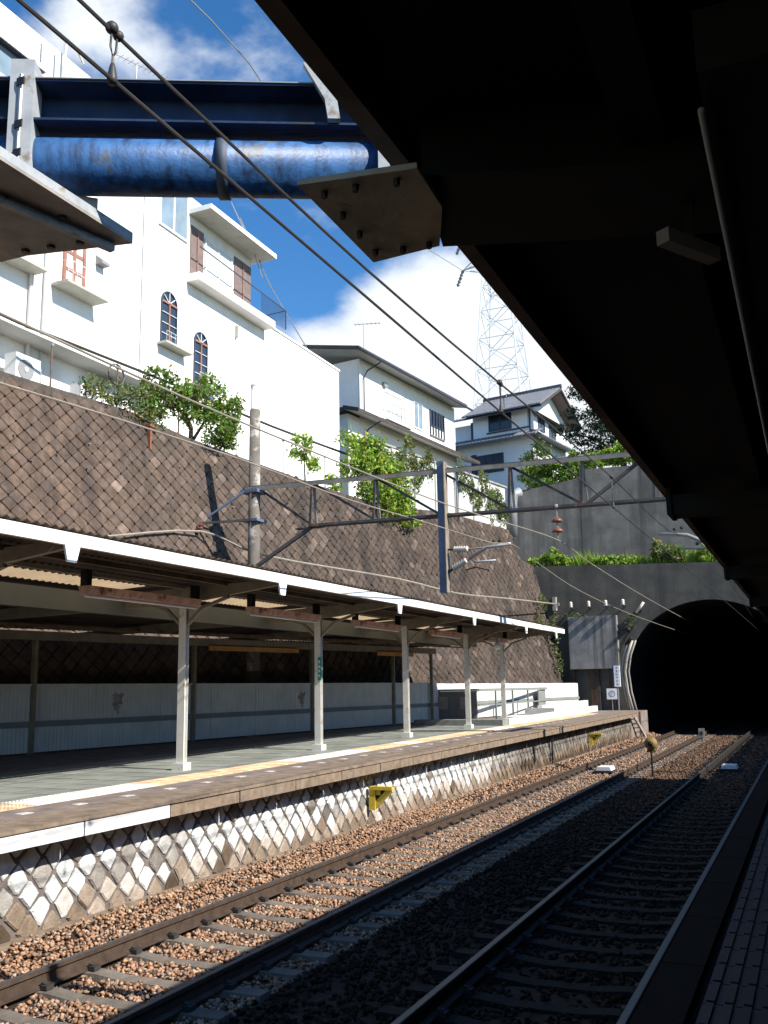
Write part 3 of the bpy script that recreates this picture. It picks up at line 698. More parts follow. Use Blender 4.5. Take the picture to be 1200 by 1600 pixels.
for y in (36, 38.3, 40.6, 43.4): MB().box(-11.46, -11.40, y-.03, y+.03, 1.04, 2.15).build('rail_post', 'fence_band', t)
MB().box(-11.43, -11.38, 42.2, 43.4, 1.3, 2.1).build('side_panel', 'shed', t)
MB().box(-11.2, -9.8, 35.5, 37.6, 1.04, 1.16).build('step', 'fence', t)

# signs and little things at the platform end
t = thing('vertical_sign', 'tall narrow white sign with dark characters and blue side by the tunnel', 'sign', (-8.65, 46.5, 2.15))
MB().box(-8.78, -8.50, 46.50, 46.62, 2.17, 3.17).build('board', 'sign_white', t); MB().box(-8.84, -8.783, 46.52, 46.60, 2.15, 3.19).build('side', 'sign_blue', t)
MB().box(-8.67, -8.61, 46.53, 46.59, 1.03, 2.17).build('post', 'galv', t)
def glyph(b, x, z, s, y, seed):
    r = random.Random(seed)
    for k in range(4):
        if r.random() < .5: zz = z+r.uniform(-.4, .4)*s; b.box(x-s*.45, x+s*.45, y-.002, y, zz-s*.06, zz+s*.06)
        else: xx = x+r.uniform(-.35, .35)*s; b.box(xx-s*.06, xx+s*.06, y-.0035, y-.0005, z-s*.45, z+s*.45)
for k in range(6):
    b = MB(); glyph(b, -8.64, 3.06-k*.15, .10, 46.497, 40+k); b.build('character', 'ink', t)
t = thing('number_sign', 'square white sign with a ringed number 7 below the tall sign', 'sign', (-8.93, 46.5, 1.5))
MB().box(-9.18, -8.70, 46.5, 46.54, 1.58, 2.09).build('board', 'sign_white', t)
b = MB(); n = 20
for k in range(n):
    a0, a1 = 2*math.pi*k/n, 2*math.pi*(k+1)/n
    b.quad(*[(-8.94+r*math.cos(a), 46.496, 1.835+r*math.sin(a)) for r, a in ((.15, a0), (.15, a1), (.125, a1), (.125, a0))])
b.build('ring', 'ink', t)
b = MB(); b.bar((-9.0, 46.495, 1.91), (-8.89, 46.495, 1.91), .003, .03, (0, 1, 0)); b.bar((-8.895, 46.493, 1.915), (-8.95, 46.493, 1.75), .003, .03, (0, 1, 0)); b.build('numeral', 'ink', t)
MB().box(-8.96, -8.92, 46.541, 46.58, 1.03, 2.0).build('post', 'galv', t)
t = thing('cable_conduit', 'pale bent cable conduits curving up beside the tunnel mouth', 'conduit', (-8.4, 47.7, 1))
for k, (dx, mt) in enumerate(((0, 'conduit'), (-.16, 'galv'), (.17, 'sill'))):
    MB().tube([(-8.15+dx, 47.75, .8), (-8.38+dx, 47.75, 1.9), (-8.46+dx, 47.75, 2.9), (-8.30+dx, 47.75, 3.7), (-8.02+dx, 47.75, 4.4)], .075 if k == 0 else .045, 8).build('pipe', mt, t, True)
MB().tube([(-8.35, 47.8, 4.2), (-8.0, 47.6, 4.55)], .09, 8).build('cap', 'black', t, True)
t = thing('conduit_stub', 'short white pipe on the portal above the tunnel mouth curve', 'pipe', (-7.55, 47.8, 5.9))
MB().tube([(-7.75, 47.85, 5.75), (-7.35, 47.75, 6.25)], .07, 8).build('pipe', 'insulator', t, True)
MB().box(-7.65, -7.5, 47.84, 48, 5.8, 6.0).build('clamp', 'black', t)
t = thing('wall_lamp', 'small dark lamp bracket on the portal left of the tunnel mouth', 'lamp', (-8.2, 47.8, 5.0))
MB().box(-8.5, -8.1, 47.6, 48, 4.95, 5.05).build('arm', 'black', t); MB().sphere((-8.15, 47.55, 4.93), .12, 8, 5).build('head', 'black', t, True)
ins_desc = ['leftmost of the four portal insulators above the ledge', 'second portal insulator from the left', 'third portal insulator from the left', 'rightmost of the four portal insulators, nearest the tunnel mouth']
p0 = None
for x, d in zip((-10.9, -10.0, -9.15, -8.3), ins_desc):
    if p0 is None:
        p0 = thing('wall_insulator', d, 'insulator', (x, 48, 6.25), 'insulators in a row on the tunnel portal')
        MB().bar((x, 48, 6.10), (x, 47.35, 6.10), .05, .05).build('bracket', 'black', p0)
        MB().lathe((x, 47.4, 6.13), [(.05, 0), (.11, .04), (.05, .09), (.11, .14), (.05, .19), (.10, .24), (.03, .30)], 10).build('porcelain', 'insulator', p0, True)
    else: q = copy_tree(p0, (x+10.9, 0, 0)); q['label'] = d
t = thing('cable_anchor', 'white vertical bracket where the thick cable ends at the portal corner', 'bracket', (-11.85, 47.9, 6.4))
MB().box(-11.93, -11.75, 47.75, 48, 6.05, 6.75).build('plate', 'sill', t)
MB().box(-11.75, -11.6, 47.8, 47.9, 6.3, 6.45).build('eye', 'galv', t)

# yellow triangles on platform face
p0 = None
for yy, d in ((15.9, 'nearer yellow triangular marker on the stone face of the far platform'), (34.3, 'farther yellow triangular marker on the platform face near the tunnel')):
    if p0 is None:
        p0 = thing('triangle_marker', d, 'marker', (-7.3, yy, .3), 'yellow triangular markers on the platform face')
        A, B, Cc = (-7.46, yy, .63), (-7.02, yy, .63), (-7.44, yy, .25)
        b = MB(); b.bar((-7.46, yy, .60), (-7.02, yy, .60), .12, .06); b.bar((-7.42, yy, .62), (-7.42, yy, .22), .12, .08, (0, 1, 0)); b.bar((-7.06, yy, .58), (-7.42, yy, .25), .10, .05, (0, 1, 0)); b.build('frame', 'yellow', p0)
        MB().prism([(-7.40, yy+.02, .59), (-7.12, yy+.02, .59), (-7.40, yy+.02, .31)], (0, 0, 0), (0, .02, 0)).build('back_plate', 'black', p0)
        MB().box(-7.36, -7.26, yy-.02, yy+.015, .48, .56).build('reflector', 'yellow', p0)
    else: q = copy_tree(p0, (0, yy-15.9, 0)); q['label'] = d
# track equipment
p0 = None
for (x, yy), d in (((-5.75, 28.3), 'pale transponder box between the rails of the farther track'), ((-2.45, 29.6), 'pale transponder box between the rails of the nearer track in the lit patch')):
    if p0 is None:
        p0 = thing('track_transponder', d, 'transponder', (x, yy, -.15), 'transponder boxes lying between the rails')
        MB().prism([(x-.22, yy, -.10), (x+.22, yy, -.10), (x+.18, yy, .0), (x-.18, yy, .0)], (0, -.3, 0), (0, .3, 0)).build('cover', 'sign_white', p0)
        MB().box(x-.26, x+.26, yy-.4, yy+.4, -.16, -.101).build('tray', 'clip', p0)
    else: q = copy_tree(p0, (x+5.75, yy-28.3, 0)); q['label'] = d
t = thing('dwarf_signal', 'small round yellowish marker signal on a thin post between the tracks', 'signal', (-4.25, 27.2, -.2))
MB().tube([(-4.25, 27.2, -.25), (-4.25, 27.2, .62)], .028, 8).build('post', 'black', t)
MB().tube([(-4.25, 27.16, .72), (-4.25, 27.30, .72)], .17, 14).build('head', 'signal_yellow', t, True)
MB().tube([(-4.25, 27.10, .72), (-4.25, 27.155, .72)], .07, 10).build('lens', 'black', t, True)
MB().box(-4.37, -4.13, 27.2, 27.3, .48, .56).build('bracket', 'signal_yellow', t)
t = thing('track_marker', 'little white plate on a short post in front of the tunnel', 'marker', (-4.5, 42.3, -.2))
MB().box(-4.54, -4.46, 42.3, 42.36, -.2, .3).build('post', 'galv', t); MB().box(-4.62, -4.38, 42.26, 42.3, .05, .42).build('plate', 'sill', t); MB().box(-4.54, -4.46, 42.25, 42.2595, .15, .30).build('digit', 'black', t)

# ================================================================== NEAR CANOPY
nc = thing('near_canopy', 'dark low canopy roof over the near platform seen from underneath', 'canopy', (2, 5, 1.05))
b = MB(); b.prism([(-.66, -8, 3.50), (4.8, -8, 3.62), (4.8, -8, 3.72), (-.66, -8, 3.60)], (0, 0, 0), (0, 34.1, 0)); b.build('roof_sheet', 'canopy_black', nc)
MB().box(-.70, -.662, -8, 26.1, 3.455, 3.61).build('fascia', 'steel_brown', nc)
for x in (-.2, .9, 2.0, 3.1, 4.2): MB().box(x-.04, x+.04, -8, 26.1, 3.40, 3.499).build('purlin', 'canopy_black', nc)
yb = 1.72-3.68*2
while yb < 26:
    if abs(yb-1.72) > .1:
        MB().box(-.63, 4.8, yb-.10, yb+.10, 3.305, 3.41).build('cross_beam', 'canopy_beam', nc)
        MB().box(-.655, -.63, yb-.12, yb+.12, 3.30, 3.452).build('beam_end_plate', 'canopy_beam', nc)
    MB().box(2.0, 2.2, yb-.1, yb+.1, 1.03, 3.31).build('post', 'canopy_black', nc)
    yb += 3.68
MB().prism([(-.60, 1.55, 3.365), (3.0, 2.85, 3.365), (3.0, 3.2, 3.365), (-.67, 1.85, 3.365)], (0, 0, 0), (0, 0, .13)).build('cross_beam', 'canopy_beam', nc)
gp = MB().prism([(-.82, 1.455, 3.35), (-.59, 1.50, 3.35), (-.60, 1.66, 3.35), (-.665, 1.815, 3.35), (-.83, 1.825, 3.35)], (0, 0, 0), (0, 0, .012)).build('gusset_plate', 'plate', nc)
for x, yy in ((-.785, 1.50), (-.72, 1.505), (-.64, 1.52), (-.79, 1.59), (-.795, 1.68), (-.80, 1.77), (-.74, 1.785), (-.68, 1.79)):
    MB().lathe((x, yy, 3.337), [(.0065, 0), (.0075, .006), (.0075, .013)], 6).build('bolt', 'bolt', gp)
t = thing('tube_light_row', 'long dim tube light fitting running along under the near canopy', 'light', (-.1, 5, 3.2))
MB().box(-.075, .14, 1.30, 8.2, 3.26, 3.36).build('housing', 'canopy_beam', t)
MB().tube([(-.078, 1.38, 3.25), (-.078, 8.15, 3.25)], .0055, 8).build('tube', 'dim_tube', t, True)
for yy in (2.2, 5.0, 7.8): MB().box(-.02, .03, yy-.03, yy+.03, 3.36, 3.40).build('hanger', 'canopy_beam', t)
t = thing('short_fitting', 'short dim tube fitting beside the long one under the near canopy', 'light', (-.15, 1.9, 3.3))
MB().bar((-.195, 1.82, 3.27), (-.11, 1.96, 3.27), .03, .03).build('housing', 'dim_fixture', t); MB().bar((-.15, 1.9, 3.28), (-.15, 1.9, 3.365), .02, .02).build('stem', 'canopy_beam', t)

# ================================================================== PIPE BRIDGE
pb = thing('pipe_bridge', 'blue painted steel channel with a fat blue pipe crossing high above the tracks', 'pipe bridge', (-3.3, 4.8, 5.8))
d = Vector((1.8, .94, 0)).normalized(); P1 = Vector((-4.2, 4.33, 5.8))
a = P1-d*5.2; e = P1+d*3.25
MB().tube([a, e], .185, 24).build('pipe', 'pipe_blue', pb, True)
for s_ in (1.05, 2.15):
    MB().tube([P1+d*(s_-.035), P1+d*(s_+.035)], .20, 24).build('pipe_collar', 'pipe_joint', pb, True)
nrm = Vector((d.y, -d.x, 0))
up = Vector((0, 0, 1))
def on(s_, n_, z_): return P1+d*s_+nrm*n_+up*z_
b = MB(); b.prism([on(-5.2, .0, .21), on(-5.2, .20, .21), on(-5.2, .20, .225), on(-5.2, .012, .225), on(-5.2, .012, .485), on(-5.2, .20, .485), on(-5.2, .20, .50), on(-5.2, .0, .50)], d*0, d*8.5); b.build('channel', 'girder', pb)
MB().prism([on(-5.2, -.01, .50), on(-5.2, .21, .50), on(-5.2, .21, .508), on(-5.2, -.01, .508)], d*0, d*8.5).build('top_flange', 'galv', pb)
def strap(s_, z0, z1, w, nm='strap', th=.012, off=.215, tilt=0):
    b = MB(); b.prism([on(s_-w/2, off, z0), on(s_+w/2, off, z0), on(s_+w/2+tilt, off, z1), on(s_-w/2+tilt, off, z1)], nrm*0, nrm*th)
    b.prism([on(s_+w/2-.01, off, z0), on(s_+w/2, off, z0), on(s_+w/2+tilt, off, z1), on(s_+w/2-.01+tilt, off, z1)], -nrm*.16, nrm*0)
    return b.build(nm, 'strap', pb)
strap(2.10, -.12, .50, .075); q = strap(-.22, -.20, .62, .15)
MB().tube([on(-.22, .235, -.1), on(-.22, .235, .5)], .014, 6).build('rod', 'galv', q)
for z_ in (-.08, .12, .42): MB().box(*[v for pr_ in zip(on(-.25, .24, z_), on(-.19, .26, z_+.05)) for v in sorted(pr_)]).build('nut', 'bolt', q)
b = MB(); b.prism([on(1.58, .205, .62), on(1.70, .205, .62), on(1.80, .205, .36), on(1.82, .205, .22), on(1.74, .205, .22), on(1.72, .205, .36)], nrm*0, nrm*.05); b.build('gusset', 'strap', pb)
MB().bar(on(3.1, .1, .2), (-.3, 6.5, 3.62), .08, .10).build('support_strut', 'girder', pb)
lb = thing('bolted_bracket', 'brown bolted steel bracket plate holding the left end of the pipe bridge', 'bracket', (-6, 4.2, 5.3))
pl = MB().prism([(-4.0, 3.3, 5.42), (-4.0, 4.80, 5.42), (-4.78, 4.62, 5.42), (-8.6, 4.5, 5.42), (-8.6, 3.3, 5.42)], (0, 0, 0), (0, 0, .02)).build('plate', 'plate_grey', lb)
MB().bar((-4.45, 3.3, 5.385), (-4.12, 4.74, 5.385), .05, .05).build('rib', 'strap', lb)
MB().prism([(-4.0, 3.3, 5.441), (-4.0, 4.80, 5.441), (-4.03, 4.80, 5.441), (-4.03, 3.3, 5.441)], (0, 0, 0), (0, 0, .06)).build('flange', 'strap', lb)
MB().prism([(-4.25, 4.3, 5.441), (-4.05, 4.5, 5.441), (-4.15, 4.6, 5.441), (-4.4, 4.4, 5.441)], (0, 0, 0), (0, 0, .18)).build('saddle', 'strap', lb)
for x, yy in ((-4.3, 4.62), (-4.52, 4.58), (-4.72, 4.55), (-4.16, 4.3), (-4.3, 3.95), (-4.6, 4.15), (-4.2, 3.7), (-4.62, 3.85)):
    MB().lathe((x, yy, 5.40), [(.026, 0), (.03, .01), (.03, .021)], 6).build('bolt', 'bolt', pl)
MB().box(-8.75, -8.45, 3.5, 3.8, 1.03, 5.42).build('column', 'girder', lb)
MB().box(-8.6, -4.2, 3.5, 3.7, 5.442, 5.58).build('beam', 'girder', lb)

# ================================================================== OVERHEAD LINE
pole = thing('concrete_pole', 'round weathered concrete pole rising through the far canopy', 'pole', (-15.28, 24.4, 1.05))
MB().tube([(-15.28, 24.4, .5), (-15.28, 24.4, 11.0)], [.22, .165], 20).build('shaft', 'pole', pole, True)
MB().tube([(-15.28, 24.4, 10.98), (-15.28, 24.4, 11.03)], .15, 16).build('cap', 'sill', pole)
MB().box(-15.6, -15.0, 24.1, 24.7, 8.32, 8.42).build('clamp', 'mast_blue', pole); MB().box(-15.55, -15.0, 24.1, 24.7, 7.42, 7.5).build('clamp', 'mast_blue', pole)
# dark wrap near foot
MB().tube([(-15.28, 24.4, 1.04), (-15.28, 24.4, 2.9)], .235, 16).build('sleeve', 'dark_timber', pole, True)
tr = thing('lattice_gantry', 'steel lattice gantry spanning the tracks from the concrete pole', 'gantry', (-9.3, 25.2, 7.1))
tz, bz = 8.52, 7.14
ty = lambda x: 24.35+.10*(x+15.3)
xs = [-15.35, -13.3, -11.3, -9.3, -7.3, -5.3, -3.4, -1.4, .6]
MB().bar((-15.5, ty(-15.5), tz), (1.2, ty(1.2), tz), .26, .03).build('top_chord', 'truss', tr)
MB().bar((-15.5, ty(-15.5)-.13, tz-.07), (1.2, ty(1.2)-.13, tz-.07), .02, .12).build('top_angle', 'truss_light', tr)
MB().bar((-13.4, ty(-13.4), bz), (1.2, ty(1.2), bz), .22, .03).build('bottom_chord', 'truss', tr)
MB().bar((-13.4, ty(-13.4)-.11, bz+.04), (1.2, ty(1.2)-.11, bz+.04), .015, .07).build('bottom_angle', 'truss', tr)
for k, x in enumerate(xs[1:], 1):
    for o_ in (-.1, .1): MB().bar((x+o_*.6, ty(x)+o_, bz), (x-o_*.2, ty(x)+o_, tz-.02), .07, .05, (0, 1, 0)).build('vertical', 'truss_light' if o_ > 0 else 'truss', tr)  # left member dark, right one pale: shaded and lit sides put into colour
    if k < 5: MB().bar((xs[k-1] if k > 1 else -15.15, ty(x), tz-.06), (x-.02, ty(x), bz+.05), .07, .07, (0, 1, 0)).build('diagonal', 'truss', tr)
    if k == 5: MB().bar((xs[4], ty(x), tz-.06), (x-.02, ty(x), bz+.05), .07, .07, (0, 1, 0)).build('diagonal', 'truss', tr)
MB().bar((-5.25, ty(-5.3), bz+.05), (-3.5, ty(-3.4), tz-.05), .09, .08, (0, 1, 0)).build('diagonal', 'truss', tr)
MB().bar((-3.3, ty(-3.3), tz-.05), (-1.5, ty(-1.4), bz+.05), .07, .07, (0, 1, 0)).build('diagonal', 'truss', tr)
MB().bar((-13.35, ty(-13.35), bz), (-15.1, 24.3, 6.05), .10, .10, (0, 1, 0)).build('knee_brace', 'truss', tr)
MB().bar((-13.0, ty(-13)+.1, bz), (-13.9, 24.6, bz-.02), .2, .03).build('gusset', 'truss', tr)
MB().bar((-15.4, 24.15, 8.42), (-16.6, 23.8, 7.6), .06, .06).build('side_brace', 'mast_blue', tr); MB().bar((-15.1, 24.15, 7.46), (-16.8, 23.7, 7.42), .06, .07).build('side_arm', 'truss', tr)
MB().lathe((-16.72, 23.65, 7.2), [(.05, 0), (.08, .05), (.04, .1), (.08, .15), (.03, .2)], 8).build('side_insulator', 'insulator_brown', tr)
dx = -9.28
dm = thing('drop_post', 'steel post with shaded side coloured dark blue hanging from the gantry with two cantilever insulators', 'post', (dx, 24.9, 5))
b = MB(); b.box(dx-.02, dx+.02, 24.79, 24.97, 4.95, 8.75); b.box(dx-.10, dx+.10, 24.77, 24.79, 4.95, 8.75); b.build('web', 'mast_blue', dm)
MB().box(dx+.121, dx+.145, 24.70, 24.98, 4.95, 8.72).build('flange', 'steel_cream', dm)  # pale lit side beside the dark blue shaded web, both painted in
MB().box(dx+.40, dx+.44, 24.95, 25.1, 7.0, 8.6).build('hanger', 'galv', dm)
def insul(b, p, q, r=.10, n=6):
    p = Vector(p); q = Vector(q); pts = []; rs = []
    for k in range(2*n+1): pts.append(p.lerp(q, k/(2*n))); rs.append(r if k % 2 else r*.55)
    return b.tube(pts, rs, 10)
insul(MB(), (dx+.32, 24.85, 6.16), (dx+.75, 24.85, 6.14)).build('insulator', 'insulator', dm, True)
MB().tube([(dx+.14, 24.85, 6.17), (dx+.32, 24.85, 6.16)], .03, 6).build('pin', 'black', dm); MB().tube([(dx+.75, 24.85, 6.14), (dx+1.2, 24.85, 6.15)], .025, 6).build('tie', 'cable_pale', dm)
insul(MB(), (dx+.28, 24.85, 5.62), (dx+.70, 24.85, 5.83)).build('insulator', 'insulator', dm, True)
MB().tube([(dx+.14, 24.85, 5.52), (dx+.28, 24.85, 5.62)], .035, 6).build('pin', 'black', dm)
MB().tube([(dx+.70, 24.85, 5.83), (dx+1.3, 24.85, 6.15), (dx+2.0, 24.85, 6.20)], .045, 8).build('cantilever', 'galv', dm, True)
MB().tube([(dx+.85, 24.85, 5.82), (dx+1.0, 24.85, 5.76), (dx+1.55, 24.85, 5.77)], .03, 6).build('steady_arm', 'galv', dm, True)
MB().tube([(dx+.65, 24.85, 5.55), (dx+.95, 24.85, 5.62), (dx+1.35, 24.85, 5.5)], .02, 6).build('steady_arm', 'black', dm)
for x in (dx+1.5, dx+1.68): MB().sphere((x, 24.85, 6.3), .05, 8, 5).build('clip', 'black', dm)
t = thing('hanging_insulator', 'brown two-disc insulator hanging below the gantry over the far track', 'insulator', (-6, 24.9, 6.4))
MB().tube([(-6.05, 25.2, 7.14), (-6.05, 25.2, 6.3)], .02, 6).build('rod', 'cable_pale', t)
for z_ in (6.80, 6.52): MB().lathe((-6.05, 25.2, z_-.08), [(.05, 0), (.16, .03), (.15, .08), (.06, .16)], 12).build('disc', 'insulator_brown', t, True)
MB().sphere((-6.05, 25.2, 7.18), .07, 8, 5).build('cap', 'sill', t)
cb = thing('cantilever_bracket', 'pair of galvanised cantilever tubes reaching out from the hidden right mast', 'bracket', (1.2, 28, 6))
MB().tube([(-3.75, 28, 6.62), (-2.95, 28, 6.52), (-2.2, 28, 6.12), (1.2, 28, 5.4)], .055, 8).build('tube', 'galv', cb, True)
MB().tube([(-3.15, 28, 6.16), (-2.3, 28, 6.10), (-1.9, 28, 6.04)], .045, 8).build('tube', 'galv', cb, True)
MB().tube([(-1.9, 28, 6.04), (1.2, 28, 5.2)], .04, 8).build('tube', 'galv', cb, True)
for x, z in ((-3.3, 6.72), (-3.1, 6.75), (-2.7, 6.25)): MB().sphere((x, 28, z), .05, 8, 5).build('clip', 'black', cb)
t = thing('right_mast', 'steel mast standing on the near platform behind the canopy', 'mast', (1.25, 28, 1.05))
MB().box(1.2, 1.4, 27.9, 28.1, 1.03, 8.9).build('shaft', 'mast_blue', t); MB().box(1.0, 1.45, 25.8, 27.9, 8.4, 8.6).build('arm', 'mast_blue', t)

def wire(name, pts, r, mtl, label, cat='wire', sub=4, group=None):
    P = [Vector(p) for p in pts]; out = []
    for i in range(len(P)-1):
        p0_, p1_, p2_, p3_ = P[max(i-1, 0)], P[i], P[i+1], P[min(i+2, len(P)-1)]
        for k in range(sub):
            t_ = k/sub; out.append(.5*((2*p1_)+(-p0_+p2_)*t_+(2*p0_-5*p1_+4*p2_-p3_)*t_*t_+(-p0_+3*p1_-3*p2_+p3_)*t_**3))
    out.append(P[-1]); o = MB().tube(out, r, 6).build(name, mtl); return tag(o, label, cat, group)
wire('contact_wire', [(-2.25, -6, 4.70), (-2.25, 2, 4.71), (-2.25, 8, 4.70), (-2.25, 14, 4.71), (-2.25, 28, 4.75), (-2.25, 60, 4.75)], .0085, 'wire', 'lower thick black contact wire over the near track')
wire('messenger_wire', [(-2.25, -6, 5.15), (-2.25, 0, 4.98), (-2.25, 3.7, 4.89), (-2.25, 6.3, 4.92), (-2.25, 12.4, 5.12), (-2.3, 18.7, 5.26), (-2.4, 28, 6.0), (-2.4, 49, 5.3), (-2.4, 60, 5.2)], .0085, 'wire', 'upper black messenger wire crossing in front of the blue pipe')
wire('messenger_wire', [(-6, -6, 5.8), (-6, 2, 5.6), (-6, 5.54, 5.56), (-6, 8.28, 5.54), (-6, 11.75, 5.6), (-6, 15.45, 5.70), (-6, 18.43, 5.85), (-6.05, 25.2, 6.25), (-5.7, 27.8, 5.85), (-5.7, 38.9, 5.6), (-5.6, 60, 5.3)], .012, 'cable_pale', 'upper pale wire over the far track running to the brown hanging insulator')
wire('contact_wire', [(-5.3, -6, 4.8), (-5.6, 3, 4.75), (-5.84, 7.02, 4.96), (-6.0, 9.42, 5.09), (-6.21, 12.6, 5.2), (-6.48, 16.65, 5.46), (-6.8, 21.4, 5.75), (-7.2, 24.85, 6.15), (-6.9, 26.5, 5.75), (-6.66, 30.74, 5.31), (-6.23, 39.3, 4.95), (-5.8, 60, 4.8)], .010, 'cable_pale', 'thin pale wire over the far track held by the cantilever arm')
wire('feeder_cable', [(-17.7, 17.6, 6.2), (-17.3, 19.5, 6.45), (-16.7, 23.6, 7.15), (-15.2, 24.9, 6.45), (-13.4, 31, 6.2), (-12.9, 36, 6.05), (-12.4, 41, 6.2), (-11.8, 47.85, 6.4)], .035, 'cable_pale', 'thick sagging grey cable strung along the stone wall', 'cable')
wire('feeder_cable', [(-20.2, 12, 13.4), (-19.4, 17.6, 12.6), (-18.9, 20.2, 12.4), (-18.2, 24, 12.2), (-17.4, 29, 11.9), (-16.0, 36, 11.6), (-14.5, 46, 11.3)], .045, 'wire', 'dark thick cable strung along the top of the stone wall past the air conditioners', 'cable')
p0 = None
for yy, d in ((2.55, 'looped wire dropper with two round clamps near the top left'), (7.55, 'wire dropper seen against the far grey house'), (12.6, 'wire dropper close to the canopy edge')):
    zt = float(np.interp(yy, [0, 3.7, 6.3, 12.4], [4.98, 4.89, 4.92, 5.12])); x = -2.25
    t = thing('wire_dropper', d, 'dropper', (x, yy, 4.7), 'droppers between the messenger and contact wires')
    b = MB(); b.sphere((x, yy-.012, zt+.006), .026, 10, 6); b.build('clamp', 'wire', t, True)
    b = MB(); b.sphere((x, yy+.026, zt-.004), .022, 10, 6); b.build('clamp', 'wire', t, True)
    zb = 4.70; h = zt-zb
    b = MB(); b.tube([(x, yy-.012, zt), (x, yy-.016, zt-.35*h), (x, yy, zt-.52*h), (x, yy+.016, zt-.35*h), (x, yy+.02, zt)], .0048, 6); b.build('loop', 'wire', t, True)
    MB().tube([(x, yy, zt-.5*h), (x, yy, zb+.05)], .0055, 6).build('rod', 'wire', t)
    MB().lathe((x, yy, zb-.008), [(.020, 0), (.020, .02), (.012, .07), (.008, .085)], 8).build('clip', 'wire', t, True)
    if yy > 10: break

# ================================================================== WHITE BUILDING
wb = thing('white_building', 'big stepped white building with arched windows above the stone wall', 'building', (-21, 28, 9.6))
MB().box(-30, -20.75, 12, 25.62, 9.6, 23.1).build('wall', 'building', wb)
MB().box(-30, -21.0, 25.62, 28.5, 9.6, 22.6).build('wall', 'building', wb)
MB().box(-30, -21.0, 28.5, 33.1, 9.6, 21.0).build('wall', 'building', wb)
MB().box(-30, -21.0, 33.1, 41.6, 9.6, 18.45).build('wall', 'building', wb)
MB().box(-30, -20.95, 33.8, 41.65, 18.451, 18.55).build('parapet_cap', 'building', wb)
MB().box(-29, -22.2, 26, 31.3, 21.35, 22.9).build('penthouse', 'building', wb)
s = MB().box(-29, -19.95, 28.52, 33.55, 21.02, 21.22).build('roof_slab', 'building', wb)
MB().box(-28, -19.99, 28.54, 33.5, 21.0, 21.018).build('soffit', 'soffit', s)
MB().box(-24, -20.4, 28.45, 34.2, 18.1, 18.42).build('balcony_slab', 'building', wb)
MB().box(-21.0, -20.92, 25.0, 41.62, 9.7, 9.9).build('plinth', 'building_grey', wb)
# upper floor openings
def window(name, x, y0, y1, z0, z1, pane, frame, parent, th=.05, mull=(), trans=(), depth=.06, lab=None):
    f = MB()
    f.box(x, x+depth, y0, y0+th, z0, z1); f.box(x, x+depth, y1-th, y1, z0, z1); f.box(x, x+depth, y0+th, y1-th, z0, z0+th); f.box(x, x+depth, y0+th, y1-th, z1-th, z1)
    for m_ in mull: yy = y0+(y1-y0)*m_; f.box(x, x+depth*.8, yy-th/2, yy+th/2, z0+th, z1-th)
    for m_ in trans: zz = z0+(z1-z0)*m_; f.box(x, x+depth*.6, y0+th, y1-th, zz-th/2, zz+th/2)
    o = f.build(name, frame, parent); MB().box(x+.002, x+.015, y0+th, y1-th, z0+th, z1-th).build('pane', pane, o)
    if lab: o['label'] = lab
    return o
window('window', -20.99, 26.62, 28.42, 19.7, 21.9, 'glass', 'frame_white', wb, .09, (.5,))
window('window', -20.99, 29.58, 31.55, 18.55, 20.45, 'pane_white', 'frame_white', wb, .08, (.5,), (.68,))
for y0, y1 in ((28.62, 29.5), (31.75, 33.05)):
    o = MB().box(-21.0, -20.96, y0, y1, 18.45, 20.6).build('shutter_panel', 'panel_brown', wb)
    MB().box(-20.955, -20.92, (y0+y1)/2-.03, (y0+y1)/2+.03, 18.5, 20.55).build('batten', 'frame_brown', o)
rl = MB(); rl.bar((-20.5, 28.6, 19.55), (-20.5, 35.3, 19.35), .04, .04); rl.bar((-20.5, 35.3, 19.35), (-21.9, 35.4, 19.35), .04, .04); rl.bar((-20.5, 35.3, 18.45), (-20.5, 35.3, 19.35), .04, .04)
rl.build('balcony_rail', 'frame_dark', wb)
for k in range(26):
    y = 33.2+k*.082; MB().bar((-20.5, y, 18.4), (-20.5, y, 19.37), .012, .012).build('baluster', 'frame_dark', wb)
